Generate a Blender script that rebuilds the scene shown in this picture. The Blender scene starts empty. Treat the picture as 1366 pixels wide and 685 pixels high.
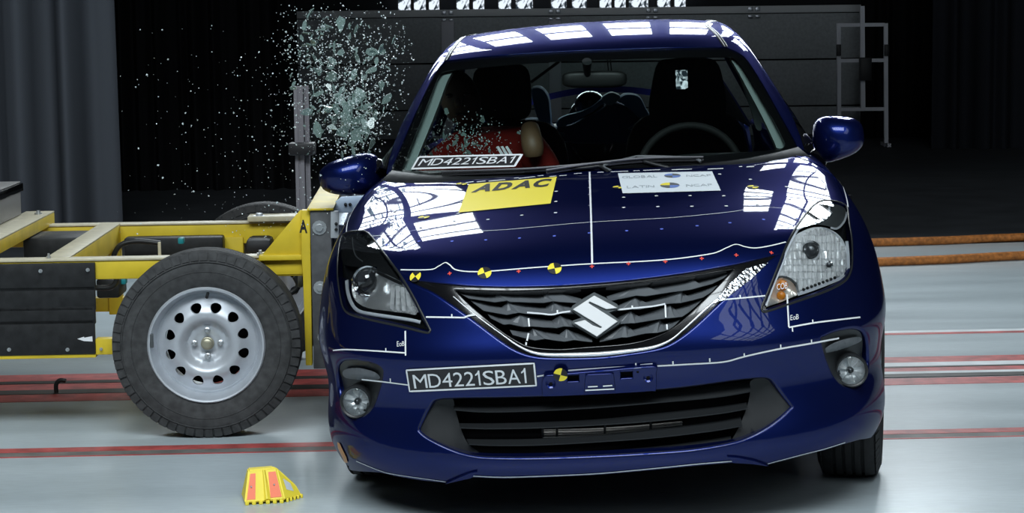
import bpy, bmesh, math, random
import numpy as np
from mathutils import Vector, Matrix
from mathutils.geometry import delaunay_2d_cdt
# ---------------------------------------------------------------- geometry core
FPX = 2717.0; CX, CY = 683.0, 342.5
CAM_H, CAM_D, CAM_X = 1.45, 5.66, -0.268
PITCH = math.atan((342.5 - 31.0) / FPX); ROLL = 0.012
CAR_YAW, CAR_ROLL = math.radians(-2.8), math.radians(-2.8)
CAM = np.array([CAM_X, -CAM_D, CAM_H])
_F = np.array([0, math.cos(PITCH), -math.sin(PITCH)]); _R0 = np.array([1.0, 0, 0])
_U0 = np.array([0, math.sin(PITCH), math.cos(PITCH)])
CAM_U = _U0 * math.cos(ROLL) + _R0 * math.sin(ROLL)
CAM_R = _R0 * math.cos(ROLL) - _U0 * math.sin(ROLL)
CAM_F = _F

def rot_z(a): c, s = math.cos(a), math.sin(a); return np.array([[c, -s, 0], [s, c, 0], [0, 0, 1.0]])
def rot_y(a): c, s = math.cos(a), math.sin(a); return np.array([[c, 0, s], [0, 1.0, 0], [-s, 0, c]])
CAR_M = rot_z(CAR_YAW) @ rot_y(CAR_ROLL)          # car local -> world (origin shared)

def wray(p):
    """world rays through photo positions (N,2)"""
    p = np.atleast_2d(np.asarray(p, float))
    d = CAM_F[None] + CAM_R[None] * ((p[:, :1] - CX) / FPX) - CAM_U[None] * ((p[:, 1:2] - CY) / FPX)
    return d
def on_ground(px, py, z=0.0):
    d = wray((px, py))[0]; t = (z - CAM[2]) / d[2]; return CAM + d * t
def at_y(px, py, y):
    d = wray((px, py))[0]; t = (y - CAM[1]) / d[1]; return CAM + d * t
def project(P):
    v = np.atleast_2d(P) - CAM; w = v @ CAM_F
    return np.stack([CX + FPX * (v @ CAM_R) / w, CY - FPX * (v @ CAM_U) / w], 1)
def car_ray(p):
    d = wray(p) @ CAR_M                       # rows: world->local is M^T v  => v @ M
    o = (CAM @ CAR_M)
    return np.repeat(o[None], len(d), 0), d
def car_project(P): return project(np.atleast_2d(P) @ CAR_M.T)

class Spline:
    """natural cubic spline with linear ends"""
    def __init__(s, pts):
        x = np.array([p[0] for p in pts], float); y = np.array([p[1] for p in pts], float); n = len(x)
        h = np.diff(x); A = np.zeros((n, n)); b = np.zeros(n); A[0, 0] = A[-1, -1] = 1
        for i in range(1, n - 1):
            A[i, i-1] = h[i-1]; A[i, i] = 2 * (h[i-1] + h[i]); A[i, i+1] = h[i]
            b[i] = 6 * ((y[i+1] - y[i]) / h[i] - (y[i] - y[i-1]) / h[i-1])
        s.x, s.y, s.m, s.h = x, y, np.linalg.solve(A, b), h
    def __call__(s, t):
        t = np.asarray(t, float); x, y, m, h = s.x, s.y, s.m, s.h
        tc = np.clip(t, x[0], x[-1]); i = np.clip(np.searchsorted(x, tc) - 1, 0, len(h) - 1)
        a = (x[i+1] - tc) / h[i]; b = (tc - x[i]) / h[i]
        r = a * y[i] + b * y[i+1] + ((a**3 - a) * m[i] + (b**3 - b) * m[i+1]) * h[i]**2 / 6
        d0 = (y[1] - y[0]) / h[0] - h[0] * (2 * m[0] + m[1]) / 6
        d1 = (y[-1] - y[-2]) / h[-1] + h[-1] * (m[-2] + 2 * m[-1]) / 6
        return r + np.minimum(t - x[0], 0) * d0 + np.maximum(t - x[-1], 0) * d1

def smax(a, b, k):
    h = np.clip(0.5 + 0.5 * (a - b) / k, 0, 1)
    return b * (1 - h) + a * h + k * h * (1 - h)
def sstep(a, b, x):
    t = np.clip((x - a) / (b - a), 0, 1); return t * t * (3 - 2 * t)

# ---- lower body: superelliptic nose in plan, bonnet as a height field, blended
W_Z = Spline([(0.05, .83), (.15, .845), (.20, .862), (.26, .874), (.33, .876), (.40, .872), (.47, .880), (.54, .888), (.61, .884), (.68, .874), (.80, .838), (.92, .785), (1.05, .72)])
Y0_Z = Spline([(0.05, .12), (.14, .050), (.18, .018), (.22, .000), (.27, .004), (.33, .020), (.40, .026), (.46, .010), (.51, -.006), (.58, .010), (.68, .040), (.78, .072), (.90, .12)])
N_Z = Spline([(.1, 2.8), (.3, 2.8), (.5, 2.65), (.75, 2.35), (.95, 2.3)])
B_Y = Spline([(0.0, .60), (.05, .668), (.09, .722), (.13, .766), (.19, .800), (.30, .832), (.45, .862), (.65, .896), (.85, .928), (1.05, .957), (1.3, .975), (2.0, .985), (4.0, 1.0)])
def body_f(P, deform=True):
    x, y, z = P[:, 0], P[:, 1], P[:, 2]; ax = np.sqrt(x * x + 1e-6)
    W = W_Z(z); L = .78
    y1 = y - Y0_Z(z)
    # tail
    W = W * (1 - .10 * sstep(2.9, 4.1, y))
    n = N_Z(z)
    u = ax / W; v = np.clip((L - y1) / L, 0, None)
    g = (np.power(u, n) + np.power(v, n)) ** (1 / n) - 1
    fp = g * .72
    fp = smax(fp, (y - 3.93), .10)
    zb = B_Y(y)
    xc = .53 + .12 * sstep(.2, 1.1, y)                    # bonnet crease
    e = (ax - xc) / .022; side = .022 * np.logaddexp(0, e)   # soft ramp outside the crease
    zb = zb - .020 * (ax / .6) ** 2 * sstep(0.0, .5, 1.15 - y) - .15 * side - .35 * side * side
    f = smax(fp, z - zb, .055)
    return f

class Surf:
    def __init__(s, f, C, axis, up=(0, 0, 1)):
        s.f, s.C = f, np.array(C, float); a = np.array(axis, float); s.a = a / np.linalg.norm(a)
        r = np.cross(s.a, np.array(up, float)); s.r = -r / np.linalg.norm(r); s.u = np.cross(s.r, s.a) ; s.u = -s.u if s.u @ np.array(up) < 0 else s.u
    def to_q(s, P):
        d = np.atleast_2d(P) - s.C; d = d / np.linalg.norm(d, axis=1)[:, None]
        ca = np.clip(d @ s.a, -1, 1); rho = np.arccos(ca)
        a, b = d @ s.r, d @ s.u; m = np.sqrt(a * a + b * b) + 1e-12
        return np.stack([rho * a / m, rho * b / m], 1)
    def dirs(s, q):
        rho = np.sqrt((q ** 2).sum(1)) + 1e-12
        sn = np.sin(rho) / rho
        return s.a[None] * np.cos(rho)[:, None] + s.r[None] * (q[:, :1] * sn[:, None]) + s.u[None] * (q[:, 1:] * sn[:, None])
    def point(s, q, rmax=3.2):
        q = np.atleast_2d(q); d = s.dirs(q); lo = np.full(len(q), .02); hi = np.full(len(q), rmax)
        for _ in range(28):
            m = (lo + hi) / 2; ins = s.f(s.C + d * m[:, None]) < 0
            lo = np.where(ins, m, lo); hi = np.where(ins, hi, m)
        return s.C + d * ((lo + hi) / 2)[:, None]
    def normal(s, P, e=2e-3):
        g = np.stack([s.f(P + np.eye(3)[i] * e) - s.f(P - np.eye(3)[i] * e) for i in range(3)], 1)
        return g / (np.linalg.norm(g, axis=1)[:, None] + 1e-12)
    def hit(s, px, t0=5.3, t1=9.0, n=120):
        o, d = car_ray(px); d = d / d[:, 1:2].clip(1e-6); ts = np.linspace(t0, t1, n); N = len(d)
        f = s.f((o[:, None] + d[:, None] * ts[None, :, None]).reshape(-1, 3)).reshape(N, n)
        neg = f < 0; done = neg.any(1); k = np.where(done, neg.argmax(1), f.argmin(1))
        hi = ts[k]; lo = ts[np.maximum(k - 1, 0)]
        for _ in range(26):
            m = (lo + hi) / 2; ins = s.f(o + d * m[:, None]) < 0
            hi = np.where(ins, m, hi); lo = np.where(ins, lo, m)
        t = np.where(done, hi, ts[k]); P = o + d * t[:, None]
        if (~done).any():                     # grazing: pull onto the surface along the radial
            P[~done] = s.point(s.to_q(P[~done]))
        return P
BODY = Surf(body_f, (0, 1.05, .5), (0, -.85, .53))

# ---- greenhouse
WS_Y = Spline([(.80, .77), (.96, 1.07), (1.10, 1.315), (1.22, 1.54), (1.33, 1.77), (1.45, 2.05)])
S_Z = Spline([(.85, .835), (.98, .775), (1.10, .715), (1.22, .650), (1.32, .600), (1.42, .555)])
R_Y = Spline([(1.5, 1.255), (1.75, 1.335), (1.95, 1.385), (2.2, 1.425), (2.6, 1.452), (3.0, 1.445), (3.4, 1.41), (4.0, 1.32)])
def roof_f(P):
    x, y, z = P[:, 0], P[:, 1], P[:, 2]; ax = np.sqrt(x * x + 1e-6)
    yw = WS_Y(z) + .42 * ax ** 2 + .25 * ax ** 4
    fw = (yw - y) * .45
    S = S_Z(z) - .05 * sstep(2.6, 3.9, y)
    fs = (ax - S) * .87
    fr = z - (R_Y(y) - .08 * ax ** 2 - .10 * ax ** 4)
    fb = (y - (3.62 - .55 * (z - 1.0))) * .85
    f = smax(fw, fr, .022)
    f = smax(f, fs, .05)
    return smax(f, fb, .06)
ROOF = Surf(roof_f, (0, 2.15, 1.0), (0, 0, 1), (0, 1, 0))
# ---------------------------------------------------------------- camera, world, exposure
cd_ = bpy.data.cameras.new('camera'); cd_.sensor_fit = 'HORIZONTAL'; cd_.sensor_width = 36.0; cd_.lens = FPX / 1366.0 * 36.0
cd_.clip_start = .1; cd_.clip_end = 200
CAMERA = bpy.data.objects.new('camera', cd_); bpy.context.scene.collection.objects.link(CAMERA)
CAMERA.matrix_world = Matrix(((CAM_R[0], CAM_U[0], -CAM_F[0], CAM[0]), (CAM_R[1], CAM_U[1], -CAM_F[1], CAM[1]), (CAM_R[2], CAM_U[2], -CAM_F[2], CAM[2]), (0, 0, 0, 1)))
bpy.context.scene.camera = CAMERA
wd = bpy.data.worlds.new('hall_air'); bpy.context.scene.world = wd; wd.use_nodes = True
wd.node_tree.nodes['Background'].inputs[0].default_value = (.35, .5, .8, 1); wd.node_tree.nodes['Background'].inputs[1].default_value = .008
vs_ = bpy.context.scene.view_settings; vs_.view_transform = 'Standard'; vs_.look = 'None'; vs_.exposure = 0.0; vs_.gamma = 1.0; vs_.use_curve_mapping = False
LAMP_BACK, LAMP_FRONT, LAMP_TOP, LAMP_SIDE = 15.0, 3.0, 15.0, 9.0   # brightness of the lamp cells in the four kinds of bank
# ---------------------------------------------------------------- scene helpers
SC = bpy.context.scene; COL = SC.collection
random.seed(7); RNG = np.random.RandomState(11)

def link(o, parent=None):
    COL.objects.link(o)
    if parent is not None: o.parent = parent
    return o
def tag(o, label=None, cat=None, group=None, kind=None):
    if label: o['label'] = label
    if cat: o['category'] = cat
    if group: o['group'] = group
    if kind: o['kind'] = kind
    return o
def empty(name, loc=(0, 0, 0), rot=(0, 0, 0), parent=None):
    o = bpy.data.objects.new(name, None); o.location = loc; o.rotation_euler = rot; o.empty_display_size = .1
    return link(o, parent)

def mat(name, col, rough=.5, metal=0.0, spec=.5, coat=0.0, coatr=.03, emit=None, es=0.0, edge=None, noise=None, bump=None, trans=0.0, ior=1.45, alpha=None):
    """principled; noise=(scale, amount, detail) varies colour, bump=(scale, strength, dist)"""
    m = bpy.data.materials.new(name); m.use_nodes = True; nt = m.node_tree; b = nt.nodes['Principled BSDF']
    c = (*col, 1)
    b.inputs['Base Color'].default_value = c; b.inputs['Roughness'].default_value = rough; b.inputs['Metallic'].default_value = metal
    b.inputs['Specular IOR Level'].default_value = spec; b.inputs['Coat Weight'].default_value = coat; b.inputs['Coat Roughness'].default_value = coatr
    b.inputs['IOR'].default_value = ior; b.inputs['Transmission Weight'].default_value = trans
    if edge is not None: b.inputs['Specular Tint'].default_value = (*edge, 1)
    if emit is not None:
        b.inputs['Emission Color'].default_value = (*emit, 1); b.inputs['Emission Strength'].default_value = es
    if noise or bump:
        tc = nt.nodes.new('ShaderNodeTexCoord')
    if noise:
        n = nt.nodes.new('ShaderNodeTexNoise'); n.inputs['Scale'].default_value = noise[0]; n.inputs['Detail'].default_value = noise[2] if len(noise) > 2 else 4
        nt.links.new(tc.outputs['Object'], n.inputs['Vector'])
        r = nt.nodes.new('ShaderNodeMapRange'); r.inputs['From Min'].default_value = .3; r.inputs['From Max'].default_value = .7
        r.inputs['To Min'].default_value = 1 - noise[1]; r.inputs['To Max'].default_value = 1 + noise[1]
        nt.links.new(n.outputs['Fac'], r.inputs['Value'])
        mx = nt.nodes.new('ShaderNodeVectorMath'); mx.operation = 'SCALE'; mx.inputs[0].default_value = col
        nt.links.new(r.outputs[0], mx.inputs['Scale']); nt.links.new(mx.outputs[0], b.inputs['Base Color'])
    if bump:
        n2 = nt.nodes.new('ShaderNodeTexNoise'); n2.inputs['Scale'].default_value = bump[0]; n2.inputs['Detail'].default_value = 5
        nt.links.new(tc.outputs['Object'], n2.inputs['Vector'])
        bp = nt.nodes.new('ShaderNodeBump'); bp.inputs['Strength'].default_value = bump[1]; bp.inputs['Distance'].default_value = bump[2]
        nt.links.new(n2.outputs['Fac'], bp.inputs['Height']); nt.links.new(bp.outputs[0], b.inputs['Normal'])
    return m
def glass_mat(name, tint=(.9, .95, .93), refl=1.0, rough=.0, ior=1.5):
    """thin clear sheet: straight-through transparency plus fresnel reflection"""
    m = bpy.data.materials.new(name); m.use_nodes = True; nt = m.node_tree
    for n in list(nt.nodes): nt.nodes.remove(n)
    out = nt.nodes.new('ShaderNodeOutputMaterial'); t = nt.nodes.new('ShaderNodeBsdfTransparent'); t.inputs[0].default_value = (*tint, 1)
    g = nt.nodes.new('ShaderNodeBsdfGlossy'); g.inputs['Roughness'].default_value = rough; g.inputs['Color'].default_value = (refl, refl, refl, 1)
    f = nt.nodes.new('ShaderNodeFresnel'); f.inputs['IOR'].default_value = ior
    mx = nt.nodes.new('ShaderNodeMixShader'); nt.links.new(f.outputs[0], mx.inputs[0]); nt.links.new(t.outputs[0], mx.inputs[1]); nt.links.new(g.outputs[0], mx.inputs[2])
    nt.links.new(mx.outputs[0], out.inputs[0]); return m

def mesh_obj(name, V, Fc, m, parent=None, smooth=False, normals=None, loc=None, rot=None):
    me = bpy.data.meshes.new(name); me.from_pydata([tuple(map(float, v)) for v in V], [], [tuple(int(i) for i in f) for f in Fc])
    me.validate(clean_customdata=False); me.update()
    if m is not None:
        for mm in (m if isinstance(m, (list, tuple)) else [m]): me.materials.append(mm)
    if smooth or normals is not None:
        me.polygons.foreach_set('use_smooth', [True] * len(me.polygons))
    if normals is not None:
        me.normals_split_custom_set_from_vertices([tuple(map(float, n)) for n in normals])
    o = bpy.data.objects.new(name, me)
    if loc is not None: o.location = loc
    if rot is not None: o.rotation_euler = rot
    return link(o, parent)
def bm_obj(name, bm, m, parent=None, smooth=False, angle=None, loc=None, rot=None):
    bmesh.ops.recalc_face_normals(bm, faces=bm.faces[:])
    me = bpy.data.meshes.new(name); bm.to_mesh(me); bm.free()
    for mm in (m if isinstance(m, (list, tuple)) else [m]): me.materials.append(mm)
    if smooth:
        me.polygons.foreach_set('use_smooth', [True] * len(me.polygons))
        if angle is not None: me.set_sharp_from_angle(angle=angle)
    o = bpy.data.objects.new(name, me)
    if loc is not None: o.location = loc
    if rot is not None: o.rotation_euler = rot
    return link(o, parent)
def add_box(bm, c, s, R=None):
    vs = []
    for dx in (-.5, .5):
        for dy in (-.5, .5):
            for dz in (-.5, .5):
                v = Vector((dx * s[0], dy * s[1], dz * s[2]))
                if R is not None: v = R @ v
                vs.append(bm.verts.new(v + Vector(c)))
    for f in ((0, 1, 3, 2), (4, 6, 7, 5), (0, 4, 5, 1), (2, 3, 7, 6), (0, 2, 6, 4), (1, 5, 7, 3)): bm.faces.new([vs[i] for i in f])
    return vs
def box(name, c, s, m, parent=None, bev=.004, R=None, seg=2):
    bm = bmesh.new(); add_box(bm, (0, 0, 0), s, R)
    if bev: bmesh.ops.bevel(bm, geom=bm.edges[:], offset=min(bev, min(s) * .45), segments=seg, affect='EDGES', profile=.5)
    return bm_obj(name, bm, m, parent, smooth=bool(bev), angle=.6, loc=c)
def add_prism(bm, poly, ext):
    ext = Vector(ext); a = [bm.verts.new(Vector(p)) for p in poly]; b = [bm.verts.new(Vector(p) + ext) for p in poly]
    n = len(a); bm.faces.new(a); bm.faces.new(b[::-1])
    for i in range(n): bm.faces.new([a[i], b[i], b[(i+1) % n], a[(i+1) % n]])
def prism(name, poly, ext, m, parent=None, bev=0, loc=None):
    bm = bmesh.new(); add_prism(bm, poly, ext); bmesh.ops.recalc_face_normals(bm, faces=bm.faces[:])
    if bev: bmesh.ops.bevel(bm, geom=bm.edges[:], offset=bev, segments=2, affect='EDGES', profile=.5)
    return bm_obj(name, bm, m, parent, smooth=bool(bev), angle=.6, loc=loc)
def tube_vf(pts, r, n=8, cap=True, base=0):
    P = [np.array(p, float) for p in pts]; V = []; Fc = []; up = None
    rr = r if hasattr(r, '__len__') else [r] * len(P)
    for i, p in enumerate(P):
        t = P[min(i+1, len(P)-1)] - P[max(i-1, 0)]; t = t / (np.linalg.norm(t) + 1e-12)
        if up is None: up = np.array([0, 0, 1.0]) if abs(t[2]) < .9 else np.array([1.0, 0, 0])
        a = np.cross(t, up); a /= np.linalg.norm(a) + 1e-12; up = np.cross(a, t); b = up
        for k in range(n):
            an = 2 * math.pi * k / n; V.append(p + (a * math.cos(an) + b * math.sin(an)) * rr[i])
    for i in range(len(P) - 1):
        for k in range(n):
            k2 = (k+1) % n; Fc.append((base+i*n+k, base+i*n+k2, base+(i+1)*n+k2, base+(i+1)*n+k))
    if cap: Fc.append(tuple(base+k for k in range(n))[::-1]); Fc.append(tuple(base+(len(P)-1)*n+k for k in range(n)))
    return V, Fc
def tube(name, pts, r, m, parent=None, n=10, cap=True):
    V, Fc = tube_vf(pts, r, n, cap); o = mesh_obj(name, V, Fc, m, parent, smooth=True)
    o.data.set_sharp_from_angle(angle=1.0); return o
def revolve(name, prof, n, m, parent=None, axis='y', loc=None, rot=None, sharp=.6, mats=None):
    """prof [(r,h)] turned about the axis"""
    V = []; Fc = []; k = len(prof); fm = []
    for i in range(n):
        a = 2 * math.pi * i / n; c, s = math.cos(a), math.sin(a)
        for r, h in prof: V.append((r * c, h, r * s) if axis == 'y' else ((r * c, r * s, h) if axis == 'z' else (h, r * c, r * s)))
    for i in range(n):
        j = (i+1) % n
        for q in range(k - 1): Fc.append((i*k+q, i*k+q+1, j*k+q+1, j*k+q)); fm.append(mats[q] if mats else 0)
    bm = bmesh.new(); vs = [bm.verts.new(v) for v in V]
    for f, mi in zip(Fc, fm):
        try: fc = bm.faces.new([vs[q] for q in f]); fc.material_index = mi
        except ValueError: pass
    bmesh.ops.remove_doubles(bm, verts=bm.verts[:], dist=1e-5)
    return bm_obj(name, bm, m, parent, smooth=True, angle=sharp, loc=loc, rot=rot)

# ---- 2D outlines
def crv(pts, n=6, closed=False):
    """Catmull-Rom through the points"""
    P = [np.array(p, float) for p in pts]; out = []
    m = len(P); rng = range(m if closed else m - 1)
    for i in rng:
        if closed: a, b, c, d = P[(i-1) % m], P[i], P[(i+1) % m], P[(i+2) % m]
        else: a, b, c, d = P[max(i-1, 0)], P[i], P[i+1], P[min(i+2, m-1)]
        for k in range(n):
            t = k / n
            out.append(.5 * (2*b + (c-a)*t + (2*a-5*b+4*c-d)*t*t + (3*b-a-3*c+d)*t**3))
    if not closed: out.append(P[-1])
    return [tuple(p) for p in out]
def dense(q, h, closed=True):
    q = np.asarray(q, float); out = []; m = len(q)
    for i in range(m if closed else m - 1):
        a, b = q[i], q[(i+1) % m]; k = max(1, int(np.ceil(np.linalg.norm(b - a) / h)))
        for j in range(k): out.append(a + (b - a) * j / k)
    if not closed: out.append(q[-1])
    out = np.array(out); keep = [0]
    for i in range(1, len(out)):
        if np.linalg.norm(out[i] - out[keep[-1]]) > h * .12: keep.append(i)
    if closed and len(keep) > 2 and np.linalg.norm(out[keep[-1]] - out[keep[0]]) < h * .12: keep.pop()
    return out[keep]
def inside(pts, poly):
    x, y = pts[:, 0], pts[:, 1]; r = np.zeros(len(pts), bool); n = len(poly); j = n - 1
    for i in range(n):
        xi, yi = poly[i]; xj, yj = poly[j]
        if yi != yj:
            r ^= ((yi > y) != (yj > y)) & (x < (xj - xi) * (y - yi) / (yj - yi) + xi)
        j = i
    return r
def segdist(pts, poly):
    d = np.full(len(pts), 1e9); n = len(poly)
    for i in range(n):
        a, b = poly[i], poly[(i+1) % n]; ab = b - a; L = ab @ ab + 1e-15
        t = np.clip(((pts - a) @ ab) / L, 0, 1); d = np.minimum(d, np.linalg.norm(pts - a - t[:, None] * ab, axis=1))
    return d
def triangulate(outer, holes, h):
    """constrained triangulation with an even inner grid -> q, tris, loops"""
    loops = [np.asarray(outer)] + [np.asarray(x) for x in holes]
    mn, mx = loops[0].min(0), loops[0].max(0)
    gx, gy = np.meshgrid(np.arange(mn[0], mx[0], h), np.arange(mn[1], mx[1], h)); gx = gx + (np.arange(gx.shape[0]) % 2)[:, None] * h * .5
    g = np.stack([gx.ravel(), gy.ravel()], 1)
    ok = inside(g, loops[0])
    for l in loops[1:]: ok &= ~inside(g, l)
    g = g[ok]
    for l in loops: g = g[segdist(g, l) > h * .45] if len(g) else g
    pts = []; edges = []
    for l in loops:
        b = len(pts); n = len(l); pts += [tuple(p) for p in l]; edges += [(b+i, b+(i+1) % n) for i in range(n)]
    pts += [tuple(p) for p in g]
    res = delaunay_2d_cdt([Vector(p) for p in pts], edges, [], 0, 1e-7)
    q = np.array([tuple(v) for v in res[0]]); T = np.array([f for f in res[2] if len(f) == 3])
    cen = q[T].mean(1); ok = inside(cen, loops[0])
    for l in loops[1:]: ok &= ~inside(cen, l)
    return q, T[ok], loops
def Q(S, pts):
    """outline given by photo positions (2 numbers) and/or car positions (3 numbers) -> chart coordinates"""
    out = np.zeros((len(pts), 2)); i2 = [i for i, p in enumerate(pts) if len(p) == 2]; i3 = [i for i, p in enumerate(pts) if len(p) == 3]
    if i2: out[i2] = S.to_q(S.hit(np.array([pts[i] for i in i2], float)))
    if i3: out[i3] = S.to_q(np.array([pts[i] for i in i3], float))
    return out
def px_dense(pts, step=9.0, closed=True):
    out = []; n = len(pts); pts = list(pts)
    for i in range(n if closed else n - 1):
        a, b = pts[i], pts[(i+1) % n]; out.append(a)
        if len(a) == 2 and len(b) == 2:
            k = int(math.hypot(b[0]-a[0], b[1]-a[1]) / step)
            for j in range(1, k + 1): out.append((a[0] + (b[0]-a[0]) * j/(k+1), a[1] + (b[1]-a[1]) * j/(k+1)))
    return out if closed else out + [pts[-1]]
def patch(name, S, outer, holes, m, parent, h=.016, off=0.0, rim=.012, fillet=0.0, isq=False, push=None):
    """a panel cut out of the smooth body surface, with turned-in edges"""
    if not isq: outer = px_dense(outer); holes = [px_dense(x) for x in holes]
    oq = dense(outer if isq else Q(S, outer), h); hq = [dense(x if isq else Q(S, x), h) for x in holes]
    q, T, loops = triangulate(oq, hq, h)
    P = S.point(q); N = S.normal(P); P = P + N * off
    if push is not None: P, N = push(P, N)
    fn = np.cross(P[T[:, 1]] - P[T[:, 0]], P[T[:, 2]] - P[T[:, 0]]); fl = (fn * N[T].mean(1)).sum(1) < 0
    T[fl] = T[fl][:, ::-1]
    V = list(P); NN = list(N); Fc = [tuple(t) for t in T]
    if rim:
        for li, l in enumerate(loops):
            lp = S.point(l); ln = S.normal(lp); lp = lp + ln * off
            if push is not None: lp, ln = push(lp, ln)
            tg = np.roll(lp, -1, 0) - np.roll(lp, 1, 0); sd = np.cross(tg, ln); sd /= np.linalg.norm(sd, axis=1)[:, None] + 1e-12
            A = .5 * np.sum(l[:, 0] * np.roll(l[:, 1], -1) - np.roll(l[:, 0], -1) * l[:, 1])
            # make sd point away from the panel: test in chart space
            tst = S.to_q(lp + sd * .004); ins = inside(tst, loops[0])
            for hh in loops[1:]: ins &= ~inside(tst, hh)
            if ins.mean() > .5: sd = -sd
            rows = []
            if fillet:
                for k in range(5):
                    th = math.pi / 2 * k / 4
                    rows.append((lp + sd * fillet * math.sin(th) - ln * fillet * (1 - math.cos(th)), ln * math.cos(th) + sd * math.sin(th)))
                rows.append((lp + sd * fillet - ln * (fillet + rim), sd))
            else:
                rows = [(lp, sd), (lp - ln * rim, sd)]
            n = len(l)
            for r0, (pp, nn) in enumerate(rows):
                V += list(pp); NN += list(nn)
            b = len(V) - n * len(rows)
            for r0 in range(len(rows) - 1):
                for i in range(n):
                    j = (i+1) % n; Fc.append((b+r0*n+i, b+r0*n+j, b+(r0+1)*n+j, b+(r0+1)*n+i))
    V = np.array(V); NN = np.array(NN)
    # wind side faces to agree with their normals
    F2 = []
    for f in Fc:
        if len(f) == 4:
            a = np.cross(V[f[1]] - V[f[0]], V[f[2]] - V[f[0]])
            if a @ NN[f[0]] < 0: f = f[::-1]
        F2.append(f)
    return mesh_obj(name, V, F2, m, parent, normals=NN)
def snap(S, P, off=0.0):
    P = S.point(S.to_q(np.atleast_2d(P))); return P + S.normal(P) * off
def lay(S, px, depth=0.0):
    """points seen at photo positions on the surface, moved back by depth along the sight line"""
    P = S.hit(np.atleast_2d(np.asarray(px, float))); o, d = car_ray(px); d = d / np.linalg.norm(d, axis=1)[:, None]
    return P + d * np.asarray(depth, float).reshape(-1, 1) if np.ndim(depth) else P + d * depth
def ribbon(name, S, pts, w, m, parent, off=.0015, prof=None, P=None, N=None, dens=True):
    """strip laid along a line on the surface; prof [(across -1..1, height)]"""
    if P is None:
        q = Q(S, px_dense(pts, closed=False))
        if dens: q = dense(q, .012, closed=False)
        P = S.point(q); N = S.normal(P)
    P = P + N * off; n = len(P)
    t = np.zeros_like(P); t[1:-1] = P[2:] - P[:-2]; t[0] = P[1] - P[0]; t[-1] = P[-1] - P[-2]
    sd = np.cross(t, N); sd /= np.linalg.norm(sd, axis=1)[:, None] + 1e-12
    prof = prof or [(-1, 0), (1, 0)]; k = len(prof); V = []
    ww = np.asarray(w, float) * np.ones(n)
    for i in range(n):
        for a, hgt in prof: V.append(P[i] + sd[i] * a * ww[i] / 2 + N[i] * hgt)
    Fc = [(i*k+j, i*k+j+1, (i+1)*k+j+1, (i+1)*k+j) for i in range(n-1) for j in range(k-1)]
    return mesh_obj(name, V, Fc, m, parent, smooth=k > 2)
def poly_on(name, S, px, m, parent, off=.002, h=.02):
    """flat film stuck to the surface"""
    return patch(name, S, px, [], m, parent, h=h, off=off, rim=0)
def loft(name, rings, m, parent=None, smooth=True, cap=True, closed=True):
    n = len(rings[0]); V = [p for r in rings for p in r]; Fc = []
    for i in range(len(rings) - 1):
        for k in range(n if closed else n - 1):
            k2 = (k+1) % n; Fc.append((i*n+k, i*n+k2, (i+1)*n+k2, (i+1)*n+k))
    if cap and closed: Fc.append(tuple(range(n))[::-1]); Fc.append(tuple((len(rings)-1)*n+k for k in range(n)))
    bm = bmesh.new(); vs = [bm.verts.new(Vector(tuple(map(float, v)))) for v in V]
    for f in Fc:
        try: bm.faces.new([vs[i] for i in f])
        except ValueError: pass
    return bm_obj(name, bm, m, parent, smooth=smooth, angle=.9)
def text_mesh(s, shear=0.0, size=1.0, bold=0.0):
    """triangulated lettering in its own unit box -> verts (N,2) scaled 0..1, faces"""
    cu = bpy.data.curves.new('txt', 'FONT'); cu.size = 1; cu.shear = shear; cu.offset = bold; cu.resolution_u = 3
    ob = bpy.data.objects.new('txt', cu); COL.objects.link(ob); V = []; Fc = []; x = 0.0
    for ch in s:
        if ch == '1':                                       # a one with a flag
            v = np.array([(.17, 0), (.26, 0), (.26, .72), (.19, .72), (.15, .64), (.09, .585), (.03, .55), (.03, .47), (.10, .50), (.17, .55)]); f = [(0, 1, 2, 3, 4, 9), (4, 5, 8, 9), (5, 6, 7, 8)]
        else:
            cu.body = ch; dg = bpy.context.evaluated_depsgraph_get(); me = bpy.data.meshes.new_from_object(ob.evaluated_get(dg))
            v = np.array([q.co[:2] for q in me.vertices]); f = [tuple(p.vertices) for p in me.polygons]; bpy.data.meshes.remove(me)
            wid = {'4': .50, '2': .48, 'S': .56, 'B': .54, 'A': .62, 'D': .62, 'M': .68}.get(ch)
            if wid and 'MD' in s: v[:, 0] = (v[:, 0] - v[:, 0].min()) / (v[:, 0].max() - v[:, 0].min()) * wid
        b = len(V); v[:, 0] -= v[:, 0].min(); V += [(p[0] + x, p[1]) for p in v]; Fc += [tuple(i + b for i in q) for q in f]; x += v[:, 0].max() + .07 + (.07 if ch == '1' else 0)
    bpy.data.objects.remove(ob); bpy.data.curves.remove(cu)
    V = np.array(V); V = (V - V.min(0)) / (V.max(0) - V.min(0)); return V, Fc
def bilin(quad, uv):
    a, b, c, d = [np.array(p, float) for p in quad]          # tl, tr, br, bl
    u, v = uv[:, :1], uv[:, 1:2]
    return (a * (1-u) + b * u) * v + (d * (1-u) + c * u) * (1 - v)
def text_on(name, S, s, quad, m, parent, off=.003, shear=0.0, bold=0.0):
    V, Fc = text_mesh(s, shear, bold=bold); P = S.hit(bilin(quad, V)); P = P + S.normal(P) * off
    return mesh_obj(name, P, Fc, m, parent)
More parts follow.
